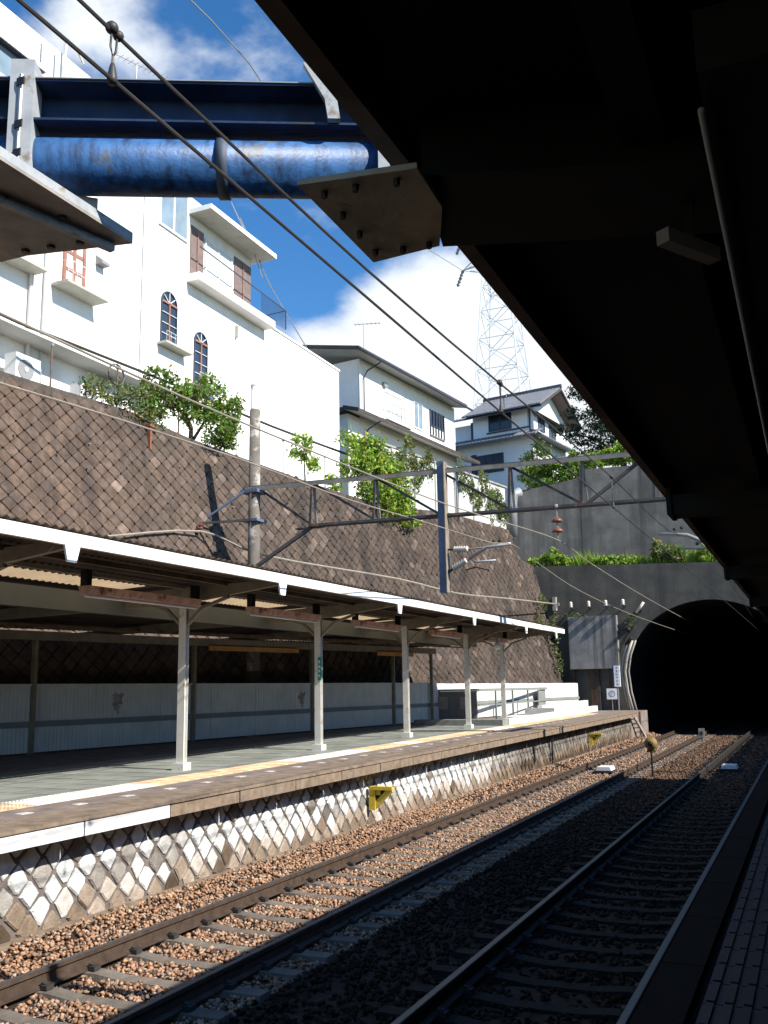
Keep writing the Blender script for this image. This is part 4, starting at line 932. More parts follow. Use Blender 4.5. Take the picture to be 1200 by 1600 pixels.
def arched(y, z0, w, h, parent):
    f = MB(); x = -20.995; r = w/2; zc = z0+h-r
    f.box(x, x+.05, y-r, y-r+.05, z0, zc); f.box(x, x+.05, y+r-.05, y+r, z0, zc); f.box(x, x+.05, y-r+.05, y+r-.05, z0, z0+.05)
    n = 12
    for k in range(n):
        a, c = math.pi*k/n, math.pi*(k+1)/n
        f.prism([(x, y+q*math.cos(t_), zc+q*math.sin(t_)) for q, t_ in ((r, a), (r, c), (r-.05, c), (r-.05, a))], (0, 0, 0), (.05, 0, 0))
    o = f.build('arched_window', 'frame_dark', parent)
    p = MB(); p.add([(x+.005, y-r+.02, z0), (x+.005, y+r-.02, z0)]+[(x+.005, y+(r-.02)*math.cos(math.pi*k/n), zc+(r-.02)*math.sin(math.pi*k/n)) for k in range(n+1)], [tuple([0, 1]+list(range(2, n+3)))]); p.build('pane', 'dark_glass', o)
    b = MB(); b.box(x+.012, x+.06, y-.035, y+.035, z0+.05, zc); b.box(x+.012, x+.06, y-r+.05, y+r-.05, zc-.04, zc+.04); b.build('mullion', 'frame_brown', o)
    for a in (40, 90, 140): MB().bar((x+.03, y, zc), (x+.03, y+(r-.04)*math.cos(math.radians(a)), zc+(r-.04)*math.sin(math.radians(a))), .03, .03, (1, 0, 0)).build('glazing_bar', 'pane_white', o)
    for k in (1, 2, 3): MB().box(x+.012, x+.05, y-r+.05, y+r-.05, z0+(zc-z0)*k/4-.012, z0+(zc-z0)*k/4+.012).build('glazing_bar', 'pane_white', o)
    s_ = MB(); s_.box(-20.999, -20.55, y-r-.15, y+r+.5, z0-.12, z0-.04); s_.build('sill_shelf', 'soffit', o)
    g_ = MB()
    for zz in (.35,): g_.bar((-20.6, y-r-.1, z0+zz), (-20.6, y+r+.45, z0+zz), .015, .015)
    for k in range(7): yy = y-r-.1+k*(w+.55)/6; g_.bar((-20.6, yy, z0-.05), (-20.6, yy, z0+.35), .01, .01)
    g_.build('flower_rail', 'building_grey', o)
arched(27.38, 15.1, .98, 2.15, wb); arched(29.45, 14.15, .90, 2.2, wb)
arched(21.15, 10.9, .8, 1.9, wb)
# left block
window('window', -20.745, 21.55, 22.55, 15.2, 17.6, 'pane_white', 'frame_brown', wb, .12, (.5,), (.25, .5, .75))
MB().box(-20.75, -20.05, 21.1, 23.0, 14.98, 15.06).build('sill_shelf', 'soffit', wb)
b = MB(); b.bar((-20.1, 21.15, 15.75), (-20.1, 22.95, 15.75), .02, .02); b.bar((-20.1, 21.15, 15.4), (-20.1, 22.95, 15.4), .015, .015); b.bar((-20.1, 21.15, 15.75), (-20.74, 21.15, 15.75), .02, .02); b.bar((-20.1, 22.95, 15.75), (-20.74, 22.95, 15.75), .02, .02)
b.build('sill_rail', 'building_grey', wb)
for k in range(10): MB().bar((-20.1, 21.15+k*.2, 15.06), (-20.1, 21.15+k*.2, 15.75), .012, .012).build('baluster', 'building_grey', wb)
MB().prism([(-20.75, 23.05, 16.85), (-20.45, 23.05, 16.6), (-20.45, 23.05, 16.5), (-20.75, 23.05, 16.5)], (0, 0, 0), (0, .38, 0)).build('vent_hood', 'grille', wb)
MB().box(-20.75, -20.2, 17.5, 20.2, 15.05, 16.6).build('bay_box', 'building_grey', wb); MB().box(-20.8, -20.1, 17.4, 20.3, 14.95, 15.05).build('bay_base', 'soffit', wb)
MB().box(-20.75, -19.8, 15, 19.15, 19.4, 20.0).build('balcony_front', 'pink', wb); MB().box(-20.75, -19.85, 15, 19.1, 20.02, 20.9).build('balcony_glazing', 'glass', wb)
MB().box(-20.75, -19.6, 14.8, 19.35, 20.92, 21.08).build('balcony_roof', 'building', wb); MB().box(-20.75, -19.65, 14.85, 19.3, 20.9, 20.918).build('balcony_roof_edge', 'frame_dark', wb)
for y, mt, r in ((20.2, 'building_grey', .07), (20.75, 'building_grey', .035), (25.45, 'building_grey', .03)):
    MB().tube([(-20.65, y, 9.8), (-20.65, y, 22.9)], r, 8).build('downpipe', mt, wb, True)
MB().tube([(-20.9, 33.25, 9.8), (-20.9, 33.25, 15.2)], .045, 8).build('downpipe', 'building_grey', wb, True)
MB().sphere((-20.88, 33.25, 15.3), .1, 8, 5).build('pipe_head', 'building_grey', wb)
MB().tube([(-20.7, 21.05, 21.3), (-20.55, 21.05, 23.4), (-20.55, 21.5, 23.55), (-20.7, 22.0, 23.3)], .05, 6).build('roof_pipe', 'building_grey', wb)
MB().box(-20.99, -20.85, 31.9, 32.0, 17.0, 17.5).build('wall_lamp', 'soffit', wb)
MB().bar((-20.3, 15, 12.72), (-20.3, 25.5, 12.72), .9, .05).build('lean_to_roof', 'building_grey', wb)
for y in (22.5, 23.5, 24.4): MB().box(-20.9+.15, -20.55, y, y+.5, 11.2, 12.3).build('meter_box', 'ac', wb)
# air conditioners
p0 = None
for y, z, d in ((19.1, 11.15, 'air conditioner unit at the left edge of the white building terrace'), (21.75, 11.0, 'air conditioner unit beside the small arched window, partly behind leaves')):
    if p0 is None:
        p0 = thing('air_conditioner', d, 'air conditioner', (-20.1, y, z), 'air conditioner units on the terrace')
        MB().box(-20.4, -19.95, y, y+.95, z, z+.85).build('casing', 'ac', p0)
        MB().tube([(-19.949, y+.38, z+.42), (-19.93, y+.38, z+.42)], .30, 16).build('fan_grille', 'grille', p0)
        MB().tube([(-19.929, y+.38, z+.42), (-19.91, y+.38, z+.42)], .07, 10).build('hub', 'ac', p0)
        for k in (0, .8): MB().box(-20.35, -20.0, y+k+.03, y+k+.12, z-.15, z).build('foot', 'grille', p0)
    else: q = copy_tree(p0, (0, y-19.1, z-11.15)); q['label'] = d
t = thing('cable_coil', 'loop of black cable hanging from the thick cable by the air conditioners', 'cable', (-18.6, 22, 12))
b = MB(); b.tube([(-18.7, 21.9+.35*math.cos(a*math.pi/8), 11.95+.33*math.sin(a*math.pi/8)) for a in range(17)], .03, 6, False); b.build('loop', 'wire', t)
# wall-top fence posts
p0 = None
for i, (x, y) in enumerate([(wx(y, wtop(y))-.35, y) for y in (17.0, 19.3, 21.6, 24.0, 26.6, 29.0, 31.4, 33.8)]):
    names = ['leftmost thin post', 'second thin post from the left', 'third thin post from the left', 'thin post in the leafy vine', 'thin post in the green bush', 'thin post right of the concrete pole', 'second thin post right of the concrete pole', 'last thin post before the big bush']
    z = wtop(y)-.2
    t = thing('wall_top_post', names[i]+' standing on top of the stone wall', 'post', (x, y, z), 'thin posts along the top of the stone wall')
    MB().tube([(x, y, z), (x, y, z+1.55)], .028, 6).build('shaft', 'galv' if i > 3 else 'steel_brown', t); MB().box(x-.04, x+.04, y-.04, y+.04, z+1.5, z+1.58).build('clamp', 'galv', t)
wire('fence_wire', [(wx(y, wtop(y))+.05, y, wtop(y)-.35) for y in (14, 18, 22, 26, 30, 35, 40, 46)], .014, 'cable_pale', 'thin wire stapled just below the top edge of the stone wall', 'wire', 2)
t = thing('wall_hook', 'rusty iron hook fixed near the top of the stone wall', 'hook', (wx(22.3, 10.2), 22.3, 9.6))
MB().box(wx(22.3, 10)+.0, wx(22.3, 10)+.14, 22.26, 22.34, 9.55, 10.35).build('strip', 'conduit_rust', t); MB().box(wx(22.3, 10.2)+.0, wx(22.3, 10.2)+.22, 22.2, 22.4, 10.25, 10.33).build('cap', 'conduit_rust', t)

def antenna(nm, label, base, h, L, dirv, n, mt='galv', r=.02):
    t = thing('tv_antenna', label, 'antenna', base); B_ = Vector(base)
    MB().tube([B_, B_+Vector((0, 0, h))], r, 6).build('mast', mt, t)
    d_ = Vector(dirv).normalized(); c = B_+Vector((0, 0, h)); pn = d_.cross(Vector((0, 0, 1))).normalized()
    MB().tube([c-d_*L*.35, c+d_*L*.65], r*.8, 6).build('boom', mt, t)
    for k in range(n): q = c-d_*L*.33+d_*L*.96*k/(n-1); MB().tube([q-pn*.18, q+pn*.18], r*.5, 5).build('element', mt, t)
    return t
antenna('a', 'upper television antenna on the white building roof', (-22, 26.3, 22.9), 3.6, 3.0, (.25, 1, .12), 13)
antenna('b', 'lower television antenna on the white building roof, just above the pipe', (-22, 25.2, 22.9), 1.6, 2.6, (.1, 1, -.02), 11)
wire('guy_wire', [(-20.6, 31.6, 22.2), (-20.8, 34.4, 20.3), (-21.0, 38.3, 18.55)], .03, 'galv', 'thin stay wire from the white building roof down to its lower parapet', 'wire', 2)
wire('guy_wire', [(-20.6, 30.9, 22.6), (-20.6, 32.6, 21.2), (-20.6, 33.4, 20.2)], .025, 'galv', 'short stay wire crossing the white roof slab', 'wire', 2)

# ================================================================== LONG HOUSE
lh = thing('long_house', 'long cream two storey house with dark eaves above the ivy fence', 'house', (-21.93, 46, 9.6), rz=-.12, local=True)
Z = lambda z: z-9.6
MB().box(-7, 0, 0, 11.9, 0, Z(20.72)).build('wall', 'stucco', lh)
MB().box(-.08, .03, .0, .12, 0, Z(20.6)).build('corner_trim', 'building', lh)
def lroof(name, x0, x1, y0, y1, z0, slope, th=.22, mt='roof_dark'):
    r = MB().prism([(x1, y0, z0), (x0, y0, z0+(x1-x0)*slope), (x0, y0, z0+(x1-x0)*slope+th), (x1, y0, z0+th)], (0, 0, 0), (0, y1-y0, 0)).build(name, mt, lh)
    MB().prism([(x1-.02, y0+.05, z0-.015), (x0, y0+.05, z0+(x1-x0)*slope-.015), (x0, y0+.05, z0+(x1-x0)*slope-.004), (x1-.02, y0+.05, z0-.004)], (0, 0, 0), (0, y1-y0-.1, 0)).build('soffit', 'soffit', r)
    return r
lroof('roof', -6.5, .95, -1.5, 12.0, Z(20.62), .22)
lroof('lower_roof', -.0, 1.0, -1.7, 13.6, Z(17.05), .30, .2)
MB().box(-3, -.0, -1.7, -.002, Z(17.25), Z(17.45)).build('lower_roof', 'roof_dark', lh)
MB().box(-4, -.001, -1.2, -.003, 0, Z(17.2)).build('porch_wall', 'stucco', lh)
MB().tube([(1.02, -1.5, Z(20.68)), (1.02, 12.6, Z(20.60))], .07, 6).build('gutter', 'frame_dark', lh)
for zz in (20.55, 17.1): MB().tube([(.95, .8, Z(zz)), (.25, .5, Z(zz-.45)), (.1, .35, Z(zz-.9)), (.1, .35, Z(zz-2.8))], .045, 6).build('downpipe', 'frame_dark', lh)
window('window', .002, 2.6, 4.7, Z(17.75), Z(19.55), 'pane_white', 'frame_white', lh, .07, (.35, .7), (.5,))
window('window', .002, 6.2, 7.35, Z(18.1), Z(19.85), 'glass', 'frame_white', lh, .08, (.5,))
o = window('window', .002, 8.3, 10.3, Z(18.75), Z(19.8), 'dark_glass', 'frame_dark', lh, .06, (.25, .5, .75))
for k in range(6): MB().box(.03, .1, 8.3+k*.38, 8.36+k*.38, Z(18.15), Z(19.8)).build('lattice_bar', 'frame_dark', lh)
MB().box(.03, .12, 8.25, 10.35, Z(18.08), Z(18.13)).build('lattice_rail', 'galv', lh)
b = MB(); b.bar((.45, 2.4, Z(18.7)), (.45, 5.0, Z(18.7)), .03, .03); b.bar((.45, 2.4, Z(18.2)), (.45, 5.0, Z(18.2)), .03, .03)
for k in range(6): b.bar((.45, 2.4+k*.52, Z(17.7)), (.45, 2.4+k*.52, Z(18.7)), .02, .02)
b.build('window_rail', 'galv', lh); MB().box(.0, .5, 2.3, 5.1, Z(17.62), Z(17.68)).build('rail_shelf', 'soffit', lh)
MB().tube([(.08, 5.0, Z(17.6)), (.08, 5.0, Z(19.7)), (.08, 6.1, Z(19.6))], .03, 6).build('wall_pipe', 'galv', lh)
MB().box(.0, .18, 2.5, 2.9, Z(19.75), Z(20.0)).build('vent_hood', 'galv', lh)
window('window', .002, 2.4, 3.2, Z(15.0), Z(16.3), 'dark_glass', 'frame_dark', lh, .06)
antenna('c', 'small television antenna on the long house roof', (-23.5, 50, 22.2), 2.3, 1.6, (1, .3, 0), 7, 'galv', .025)

# ================================================================== HILLTOP HOUSE
hh = thing('tiled_roof_house', 'two storey white house with grey tiled roofs high at the back', 'house', (-16.8, 64, 13.3), rz=-.15, local=True)
Z = lambda z: z-13.3
MB().box(-7.2, 0, 0, 6.5, 0, Z(20.0)).build('wall', 'stucco_blue', hh)
MB().box(-4.9, 0, .3, 6.2, Z(20.0), Z(22.3)).build('upper_wall', 'stucco_blue', hh)
MB().box(-7.0, -4.9, 1.4, 6.2, Z(20.0), Z(21.9)).build('upper_wall', 'stucco_blue', hh)
MB().prism([(.0, .3, Z(22.3)), (.0, 6.2, Z(22.3)), (.0, 3.25, Z(23.9))], (-4.9, 0, 0), (0, 0, 0)).build('gable', 'building', hh)
def tiled(name, x0, x1, yz0, yz1, parent=hh, pitch=.28, th=.09):
    """pantile sheet from eave (y,z) to ridge (y,z); ribs run up the slope"""
    n = int((x1-x0)/pitch)*4; b = MB(); vs = []
    for i in range(n+1):
        x = x0+(x1-x0)*i/n; a = .045*abs(math.sin(math.pi*(x-x0)/pitch)); 
        vs += [(x, yz0[0], yz0[1]+a), (x, yz1[0], yz1[1]+a), (x, yz0[0], yz0[1]-th), (x, yz1[0], yz1[1]-th)]
    f = []
    for i in range(n): k = 4*i; f += [(k, k+4, k+5, k+1), (k+2, k+3, k+7, k+6), (k, k+2, k+6, k+4), (k+1, k+5, k+7, k+3)]
    f += [(0, 1, 3, 2), (4*n, 4*n+2, 4*n+3, 4*n+1)]
    return b.add(vs, f).build(name, 'tile_light', parent)
tiled('front_roof', -5.3, 1.0, (-.75, Z(21.95)), (3.25, Z(24.15))); tiled('back_roof', -5.3, 1.0, (7.3, Z(21.95)), (3.25, Z(24.15)))
MB().box(-5.4, 1.1, 3.13, 3.37, Z(24.1), Z(24.35)).build('ridge', 'tile_roof', hh)
for s_ in (0, 1):
    ya = -.75 if not s_ else 7.3
    MB().prism([(1.0, ya, Z(21.68)), (1.0, 3.25, Z(23.88)), (1.0, 3.25, Z(24.05)), (1.0, ya, Z(21.86))], (.003, 0, 0), (.07, 0, 0)).build('barge_board', 'roof_dark', hh)
    MB().prism([(-5.2, ya+(.05 if not s_ else -.05), Z(21.70)), (-5.2, 3.25, Z(23.82)), (-5.2, 3.25, Z(23.86)), (-5.2, ya+(.05 if not s_ else -.05), Z(21.74))], (0, 0, 0), (6.15, 0, 0)).build('eave_board', 'panel_brown', hh)
tiled('side_roof', -7.6, -5.35, (.5, Z(22.15)), (2.6, Z(22.9)))
tiled('skirt_roof', -7.4, .6, (-.95, Z(19.78)), (.28, Z(20.38)))
MB().prism([(.0, -.6, Z(19.85)), (.9, -.6, Z(19.7)), (.9, -.6, Z(19.8)), (.0, -.6, Z(20.3))], (0, 0, 0), (0, 6.8, 0)).build('side_skirt_roof', 'tile_roof', hh)
MB().prism([(.0, .1, Z(21.55)), (.55, .1, Z(21.45)), (.55, .1, Z(21.52)), (.0, .1, Z(21.8))], (0, 0, 0), (0, 5.6, 0)).build('window_hood', 'roof_dark', hh)
def fwin(x0, x1, z0, z1, y, mull=(), pane='dark_glass', fr='frame_dark'):
    f = MB(); th = .07
    f.box(x0, x0+th, y-.06, y, z0, z1); f.box(x1-th, x1, y-.06, y, z0, z1); f.box(x0+th, x1-th, y-.06, y, z0, z0+th); f.box(x0+th, x1-th, y-.06, y, z1-th, z1)
    for m_ in mull: xx = x0+(x1-x0)*m_; f.box(xx-th/2, xx+th/2, y-.05, y, z0+th, z1-th)
    o = f.build('window', fr, hh); MB().box(x0+th, x1-th, y-.015, y-.002, z0+th, z1-th).build('pane', pane, o); return o
fwin(-3.6, -1.75, Z(20.75), Z(22.0), .3, (.5,)); MB().box(-1.7, -.45, .22, .298, Z(20.7), Z(22.0)).build('shutter_box', 'building', hh)
MB().box(-3.7, -.2, .2, .298, Z(22.03), Z(22.1)).build('window_head', 'frame_dark', hh); MB().box(-3.75, -.2, .15, .298, Z(20.6), Z(20.68)).build('window_sill', 'frame_dark', hh)
MB().box(-.35, -.25, .22, .297, Z(20.5), Z(22.1)).build('downpipe', 'frame_dark', hh)
fwin(-4.55, -2.35, Z(17.6), Z(18.98), 0, (.33, .6)); MB().box(-4.95, -4.56, -.1, -.002, Z(17.55), Z(19.1)).build('shutter_box', 'frame_dark', hh)
MB().box(-5.4, -4.95, .9, 1.39, Z(20.0), Z(21.9)).build('recess_window', 'frame_dark', hh)
MB().box(-6.0, -5.7, -.1, -.002, Z(18.0), Z(18.4)).build('meter', 'building_grey', hh); MB().box(-7.0, -6.55, -.25, -.002, Z(18.9), Z(19.2)).build('vent', 'grille', hh)
MB().tube([(-6.2, -.06, Z(19.7)), (-6.3, -.06, Z(19.5)), (-6.3, -.06, Z(17.8))], .05, 6).build('downpipe', 'frame_dark', hh)
MB().box(-7.3, -6.1, -.6, -.003, Z(17.6), Z(18.1)).build('lean_to', 'frame_dark', hh)
for y0, y1, z0, z1 in ((1.0, 2.2, 20.5, 21.45), (3.0, 4.2, 20.3, 21.4)): window('window', .002, y0, y1, Z(z0), Z(z1), 'dark_glass', 'frame_dark', hh, .06, (.5,))
MB().tube([(-2.0, -.3, Z(22.1)), (-2.0, -.3, Z(23.0)), (-1.7, -.3, Z(23.2))], .04, 6).build('cable_pole', 'frame_dark', hh)
antenna('d', 'thin television antenna on the tiled roof of the back house', (-19.5, 67, 24.0), 2.2, 1.6, (1, 0, 0), 6, 'pylon', .03)

# ================================================================== PYLON
py = thing('lattice_pylon', 'tall pale steel lattice transmission pylon far behind the houses', 'pylon', (-47, 160, 18))
def hw_(z): return 3.95+(57-z)*.075 if z < 78 else max(.9, 2.37-(z-78)*.09)
cxp, cyp = -47.0, 160.0
corn = lambda z: [(cxp-hw_(z), cyp-hw_(z), z), (cxp+hw_(z), cyp-hw_(z), z), (cxp+hw_(z), cyp+hw_(z), z), (cxp-hw_(z), cyp+hw_(z), z)]
lv = [18, 28, 37, 45, 52, 58.5, 64.5, 70, 75, 79.5, 84, 88, 92]
for k in range(4): MB().tube([corn(z)[k] for z in lv], .15, 5).build('leg', 'pylon', py)
for z0, z1 in zip(lv[:-1], lv[1:]):
    c0, c1 = corn(z0), corn(z1)
    for k in range(4):
        k2 = (k+1) % 4
        MB().bar(c0[k], c1[k2], .09, .09).build('brace', 'pylon', py); MB().bar(c0[k2], c1[k], .09, .09).build('brace', 'pylon', py); MB().bar(c1[k], c1[k2], .10, .10).build('brace', 'pylon', py)
for z in (79.5, 86):
    for s_ in (-1, 1):
        tip = Vector((cxp+s_*7.0, cyp, z+.6)); c = corn(z); c2 = corn(z+3)
        ids = (0, 3) if s_ < 0 else (1, 2)
        arm = MB()
        for k in ids: arm.bar(c[k], tip, .2, .2); arm.bar(c2[k], tip, .16, .16)
        arm.bar(Vector(c[ids[0]])*.5+tip*.5, Vector(c2[ids[1]])*.5+tip*.5, .12, .12); arm.build('crossarm', 'pylon', py)
        insul(MB(), tip, tip+Vector((-1.2*s_*-1, 0, -3.0)), .35, 5).build('insulator_string', 'galv', py)
wire('power_line', [(-54, 160, 80), (-50.5, 100, 66), (-38.4, 60, 53.8), (-36.5, 40, 51), (-34, 0, 50)], .06, 'galv', 'faint high power line crossing the blue sky from the pylon', 'wire', 3)
wire('power_line', [(-54, 160, 86), (-46, 100, 75), (-34, 60, 58), (-29, 40, 54), (-24, 0, 52)], .05, 'galv', 'second faint power line nearer the canopy edge', 'wire', 3)

# ================================================================== IVY FENCE, PIPE, GARDEN
iv = thing('ivy_fence', 'tall pale panel fence with hanging ivy on top of the stone wall', 'fence', (-15.6, 37, 9.7))
fx_ = lambda y: wx(y, 10)-.12
y = 33.9; k = 0
while y < 46:
    y1 = min(y+1.75, 46.1); zb = wtop(y)-.1
    b = MB(); b.add([(fx_(y), y+.03, zb), (fx_(y1), y1-.03, wtop(y1)-.1), (fx_(y1), y1-.03, 12.32), (fx_(y), y+.03, 12.32)]+[(fx_(y)-.05, y+.03, zb), (fx_(y1)-.05, y1-.03, wtop(y1)-.1), (fx_(y1)-.05, y1-.03, 12.32), (fx_(y)-.05, y+.03, 12.32)], [(0, 1, 2, 3), (7, 6, 5, 4), (3, 2, 6, 7), (0, 3, 7, 4), (1, 5, 6, 2)])
    b.build('panel', 'ivy_panel', iv); MB().box(fx_(y)-.03, fx_(y)+.06, y-.04, y+.04, zb, 12.4).build('post', 'soffit', iv); y = y1; k += 1
MB().bar((fx_(33.8)+.02, 33.8, 12.42), (fx_(46.2)+.02, 46.2, 12.42), .12, .08).build('top_rail', 'sill', iv)
vines = [(fx_(yy)+.12, yy, zz, .16, .35+.3*rnd.random(), .5+.5*rnd.random()) for yy, zz in ((34.3, 11.7), (35.2, 11.5), (36.2, 11.9), (36.9, 12.4), (37.6, 11.6), (38.4, 12.2), (42.3, 11.9), (42.9, 11.2), (43.6, 12.1), (44.4, 11.2), (45.2, 11.4), (45.8, 11.0), (41.4, 12.2))]
leaves('ivy', vines, 5200, .085, 'leaf_ivy', iv, .5, 1.3)
t = thing('standing_pipe', 'fat pale curved pipe standing at the end of the ivy fence', 'pipe', (-13.45, 46.6, 10.2))
MB().tube([(-13.55, 46.6, 9.9), (-13.5, 46.6, 11.6), (-13.4, 46.65, 12.1), (-13.15, 46.9, 12.25)], .26, 14).build('body', 'galv', t, True); MB().tube([(-13.5, 46.6, 11.3), (-13.5, 46.6, 11.42)], .29, 14).build('collar', 'mast_blue', t)

def plant(name, label, cat, base, blobs, n, size, mt, trunks=(), lo=.45, hi=1.35, hang=0):
    t = thing(name, label, cat, base)
    leaves('foliage', blobs, n, size, mt, t, lo, hi, hang)
    for p in trunks:
        MB().tube(p[0], p[1], 7).build('branch' if len(p) > 2 else 'trunk', 'bark', t, True)
    return t
def plant_shift(dy, name, label, cat, base, blobs, n, size, mt, trunks=(), lo=.45, hi=1.35, hang=0):
    f = lambda p: (p[0]+.176*dy, p[1]+dy)+tuple(p[2:])
    return plant(name, label, cat, f(base), [f(b_) for b_ in blobs], n, size, mt, [([f(q) for q in p[0]],)+tuple(p[1:]) for p in trunks], lo, hi, hang)
xw = lambda y: wx(y, wtop(y))
plant('vine_shrub', 'loose grey green vine spilling over the wall top by the building', 'shrub', (xw(22), 22, 10.3),
      [(xw(21)-.3, 20.9, 11.0, .5, .8, .45), (xw(22)-.1, 22.0, 11.0, .5, .8, .7), (xw(22.5)+.1, 22.6, 10.5, .25, .7, .45), (xw(23)-.3, 23.0, 11.3, .5, .5, .6)], 2600, .07, 'leaf_ivy',
      [([(xw(22)-.3, 22, 10), (xw(22)-.3, 22.1, 11.2)], [.04, .02])])
plant_shift(-1.15, 'fig_bush', 'bushy green tree leaning over the wall in front of the second arched window', 'bush', (xw(26), 26, 10),
      [(xw(24.6)-.6, 24.5, 12.0, 0.57, 0.53, 0.57), (xw(25.3)-.3, 25.3, 11.5, 0.66, 0.74, 0.74), (xw(26.2)-.2, 26.2, 11.9, 0.74, 0.66, 0.70), (xw(26.9)-.1, 26.9, 11.5, 0.66, 0.61, 0.66), (xw(26.3)+.1, 26.2, 10.8, 0.57, 0.82, 0.57), (xw(24)-.3, 23.9, 11.0, 0.41, 0.49, 0.41), (xw(27)-.2, 27.0, 10.7, 0.41, 0.41, 0.41)], 6500, .085, 'leaf',
      [([(xw(25.8)-.5, 25.8, 9.7), (xw(25.8)-.4, 25.7, 10.8), (xw(25.3)-.5, 25.2, 11.9)], [.10, .07, .03]), ([(xw(25.8)-.4, 25.8, 10.4), (xw(26.5)-.3, 26.6, 11.7)], [.06, .02], 1)], .35, 1.3)
plant_shift(-1.5, 'sapling', 'small pale green sapling against the bare white wall', 'sapling', (xw(32), 32, 9.8),
      [(xw(31.6)-.3, 31.3, 11.25, .4, .55, .5), (xw(32)-.3, 31.9, 10.8, .35, .5, .4), (xw(33.5)-.3, 33.2, 10.2, .3, .7, .3)], 1100, .09, 'leaf_bright',
      [([(xw(31.8)-.35, 31.7, 9.6), (xw(31.7)-.3, 31.5, 11.2)], [.04, .015])])
plant_shift(-1.2, 'hanging_bush', 'big bright green bush tumbling over the wall left of the ivy fence', 'bush', (xw(36), 36, 9.6),
      [(xw(34.2)-.1, 34.0, 11.5, .7, .8, .95), (xw(35)+.0, 35.0, 11.3, .8, 1.0, 1.0), (xw(36.2), 36.0, 11.0, .8, 1.1, 1.0), (xw(36.9)+.1, 36.9, 10.3, .7, .9, .8), (xw(36)+.3, 36.2, 9.6, .6, 1.1, .7), (xw(35)+.2, 35.1, 10.1, .6, .9, .7), (xw(37)+.35, 37.3, 9.3, .5, .8, .5)], 9500, .10, 'leaf_bright',
      [([(xw(35.5)-.4, 35.5, 9.4), (xw(35.5), 35.5, 10.6), (xw(35)-.1, 35, 11.6)], [.09, .06, .03]), ([(xw(35.8)-.2, 35.8, 10), (xw(36.5)+.2, 36.6, 10.8)], [.05, .02], 1)], .35, 1.3)
plant('wall_weeds', 'green and rusty weeds growing down the corner where the stone wall meets the portal', 'weeds', (-11.9, 47.6, 2.5),
      [(-12.2, 47.0, 6.4, .3, .5, .5), (-11.9, 47.2, 5.4, .25, .45, .7), (-11.75, 47.2, 4.3, .2, .4, .7), (-11.6, 47.3, 3.3, .2, .35, .6), (-12.3, 46.4, 5.2, .25, .5, .6), (-10.9, 47.9, 5.8, .8, .12, .1), (-8.0, 47.8, 5.3, .25, .15, .45)], 1300, .07, 'leaf_ivy')
plant('clipped_hedge', 'dark rounded clipped bush in front of the back house', 'bush', (-14.9, 57.5, 13.3),
      [(-14.8, 57.5, 16.4, 1.0, .9, 1.0), (-14.8, 57.5, 15.3, 1.1, .9, 1.0), (-14.8, 57.5, 14.2, 1.0, .8, 1.0)], 5200, .10, 'leaf', [([(-14.8, 57.5, 13), (-14.8, 57.5, 15)], [.12, .05])], .3, 1.0)
gf = thing('garden_fence', 'pale horizontal rail garden fence beside the clipped bush', 'fence', (-13.7, 56.2, 13.3))
for z_ in (16.1, 15.5, 14.9): MB().box(-15.4, -11.2, 56.2, 56.25, z_-.05, z_+.05).build('rail', 'soffit', gf)
for x in (-15.4, -14.0, -12.6, -11.2): MB().box(x-.05, x+.05, 56.25, 56.33, 13.2, 16.2).build('post', 'soffit', gf)
plant('bank_shrubs', 'low ivy and shrubs along the top of the upper concrete wall', 'shrubs', (-12.3, 53, 13.3),
      [(-13.9, 53, 14.4, .9, .6, .6), (-12.6, 53, 14.6, .9, .6, .7), (-11.7, 52.6, 14.3, .7, .5, .6), (-11.3, 53.2, 15.0, .8, .6, .7), (-13.2, 52.2, 13.7, .8, .3, .3), (-12.0, 51.8, 13.9, .5, .3, .35)], 5200, .11, 'leaf', (), .3, 1.25)
plant('bright_shrub', 'sunlit yellow green shrub under the dark tree', 'shrub', (-9.8, 54.5, 13.3),
      [(-9.6, 54.5, 15.4, .9, .7, .6), (-8.4, 54.5, 15.6, 1.0, .7, .7), (-10.6, 54.2, 15.2, .7, .6, .5), (-7.0, 54.5, 15.6, 1.0, .7, .8)], 4200, .12, 'leaf_bright', (), .45, 1.3)
plant('dark_pine', 'dark blue green pine tree beside the canopy edge', 'tree', (-10, 60, 13.3),
      [(-12.5, 60, 21.3, 1.0, .9, .45), (-11.4, 60, 20.7, 1.1, 1, .6), (-12.8, 60, 19.9, .9, .8, .4), (-11.2, 60, 19.3, 1.2, 1.1, .8), (-13.3, 59.5, 18.6, 1.1, .9, .45), (-12.3, 59.5, 18.0, 1.0, .9, .5), (-10.6, 60, 18.2, 1.7, 1.4, 1.3), (-9.3, 60, 19.8, 1.6, 1.4, 1.5), (-9.0, 60, 17.3, 1.8, 1.4, 1.3), (-7.5, 60, 18.5, 1.7, 1.4, 1.7), (-11.7, 59.7, 17.0, 1.0, .9, .5)], 15000, .11, 'leaf_dark',
      [([(-9.6, 60, 13), (-9.9, 60, 16), (-10.2, 60, 19.5)], [.28, .2, .08]), ([(-10, 60, 16.6), (-11.6, 59.8, 18.0), (-13.2, 59.6, 18.5)], [.1, .07, .03], 1), ([(-10.1, 60, 18.5), (-11.4, 60, 20.2), (-12.6, 60, 21.1)], [.09, .06, .02], 1)], .3, 1.2)
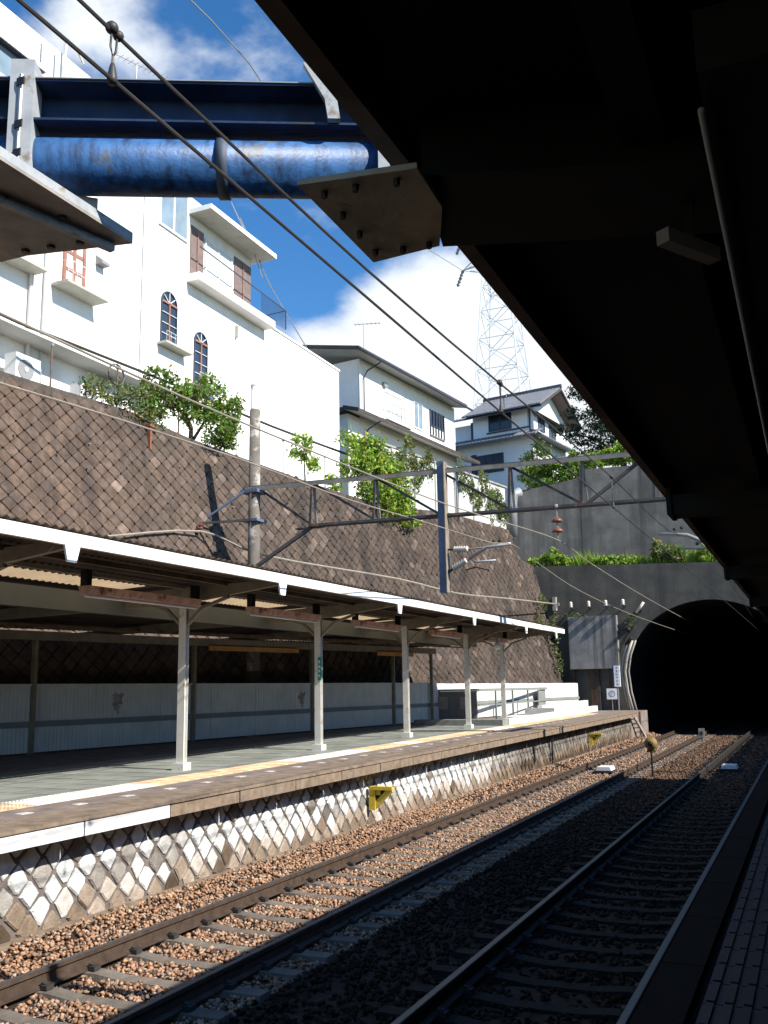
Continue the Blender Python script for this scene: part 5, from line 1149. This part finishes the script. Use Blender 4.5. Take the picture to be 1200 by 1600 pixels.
for k, (x, y, z, s_, d) in enumerate(((-30, 95, 20, 4.5, 'round wooded tree far behind the houses at left'), (-6, 72, 19.5, 3.2, 'leafy tree behind the dark pine'), (2, 66, 19, 3.6, 'leafy tree at the right behind the upper wall'))):
    plant('leafy_tree', d, 'tree', (x, y, 13.3), [(x, y, z, s_, s_, s_*.75), (x+s_*.6, y, z-1, s_*.7, s_*.7, s_*.6), (x-s_*.6, y, z-1, s_*.7, s_*.7, s_*.6)], 5000, .22, 'leaf_dark', [([(x, y, 13), (x, y, z)], [.3, .12])], .35, 1.2)

# ledge grass
def grass(name, n, x0, x1, y0, y1, zf, h0, h1, mtl, lab):
    X = npr.uniform(x0, x1, n); Y = npr.uniform(y0, y1, n); z = np.array([zf(x, y) for x, y in zip(X, Y)]); cl = .55+.45*np.sin(X*2.1+1.3)*np.sin(X*.77)
    H = npr.uniform(h0, h1, n)*(.6+.7*np.clip(cl, 0, 1)); th = npr.uniform(0, 6.28, n); w = .022; lean = npr.uniform(-.35, .35, (n, 2))*H[:, None]
    dx, dy = np.cos(th)*w, np.sin(th)*w
    V = np.stack([np.stack([X-dx, Y-dy, z], 1), np.stack([X+dx, Y+dy, z], 1), np.stack([X+dx*.6+lean[:, 0]*.5, Y+dy*.6+lean[:, 1]*.5, z+H*.6], 1), np.stack([X+lean[:, 0], Y+lean[:, 1], z+H], 1)], 1).reshape(-1, 3)
    tn = npr.uniform(.5, 1.35, n)[:, None]*np.stack([npr.uniform(.8, 1.4, n), np.ones(n), npr.uniform(.5, 1, n)], 1)
    o = fast_mesh(name, V, np.arange(4*n).reshape(n, 4), mtl, np.repeat(tn, 4, 0)); return tag(o, kind='stuff', label=lab)
grass('ledge_grass', 9000, -13.3, 3, 48.75, 50.6, lambda x, y: 8.1, .3, 1.0, 'grass', 'bright green grass on the ledge above the tunnel portal')
plant('ledge_bush', 'bright leafy bush at the left end of the grassy ledge', 'bush', (-12.3, 48.9, 8.1), [(-12.7, 48.9, 8.75, .7, .4, .45), (-12.0, 48.9, 8.9, .5, .4, .5), (-11.5, 48.8, 8.6, .5, .4, .35)], 1700, .12, 'leaf_bright')
plant('ledge_bush', 'pale leafy bush towards the right of the grassy ledge', 'bush', (-6.2, 49, 8.1), [(-6.4, 49, 8.9, .55, .4, .6), (-5.8, 49, 8.6, .5, .4, .4)], 1300, .12, 'leaf_ivy', (), .6, 1.6)
plant('ledge_bush', 'low yellow green bush in the middle of the grassy ledge', 'bush', (-9, 49, 8.1), [(-9.2, 48.9, 8.5, .7, .4, .35), (-8.3, 48.9, 8.45, .6, .4, .3)], 1300, .10, 'leaf_bright')
plant('ledge_bush', 'leafy bush at the right end of the ledge by the canopy', 'bush', (-4, 49, 8.1), [(-4.2, 49, 8.6, .55, .4, .5)], 900, .12, 'leaf_bright')
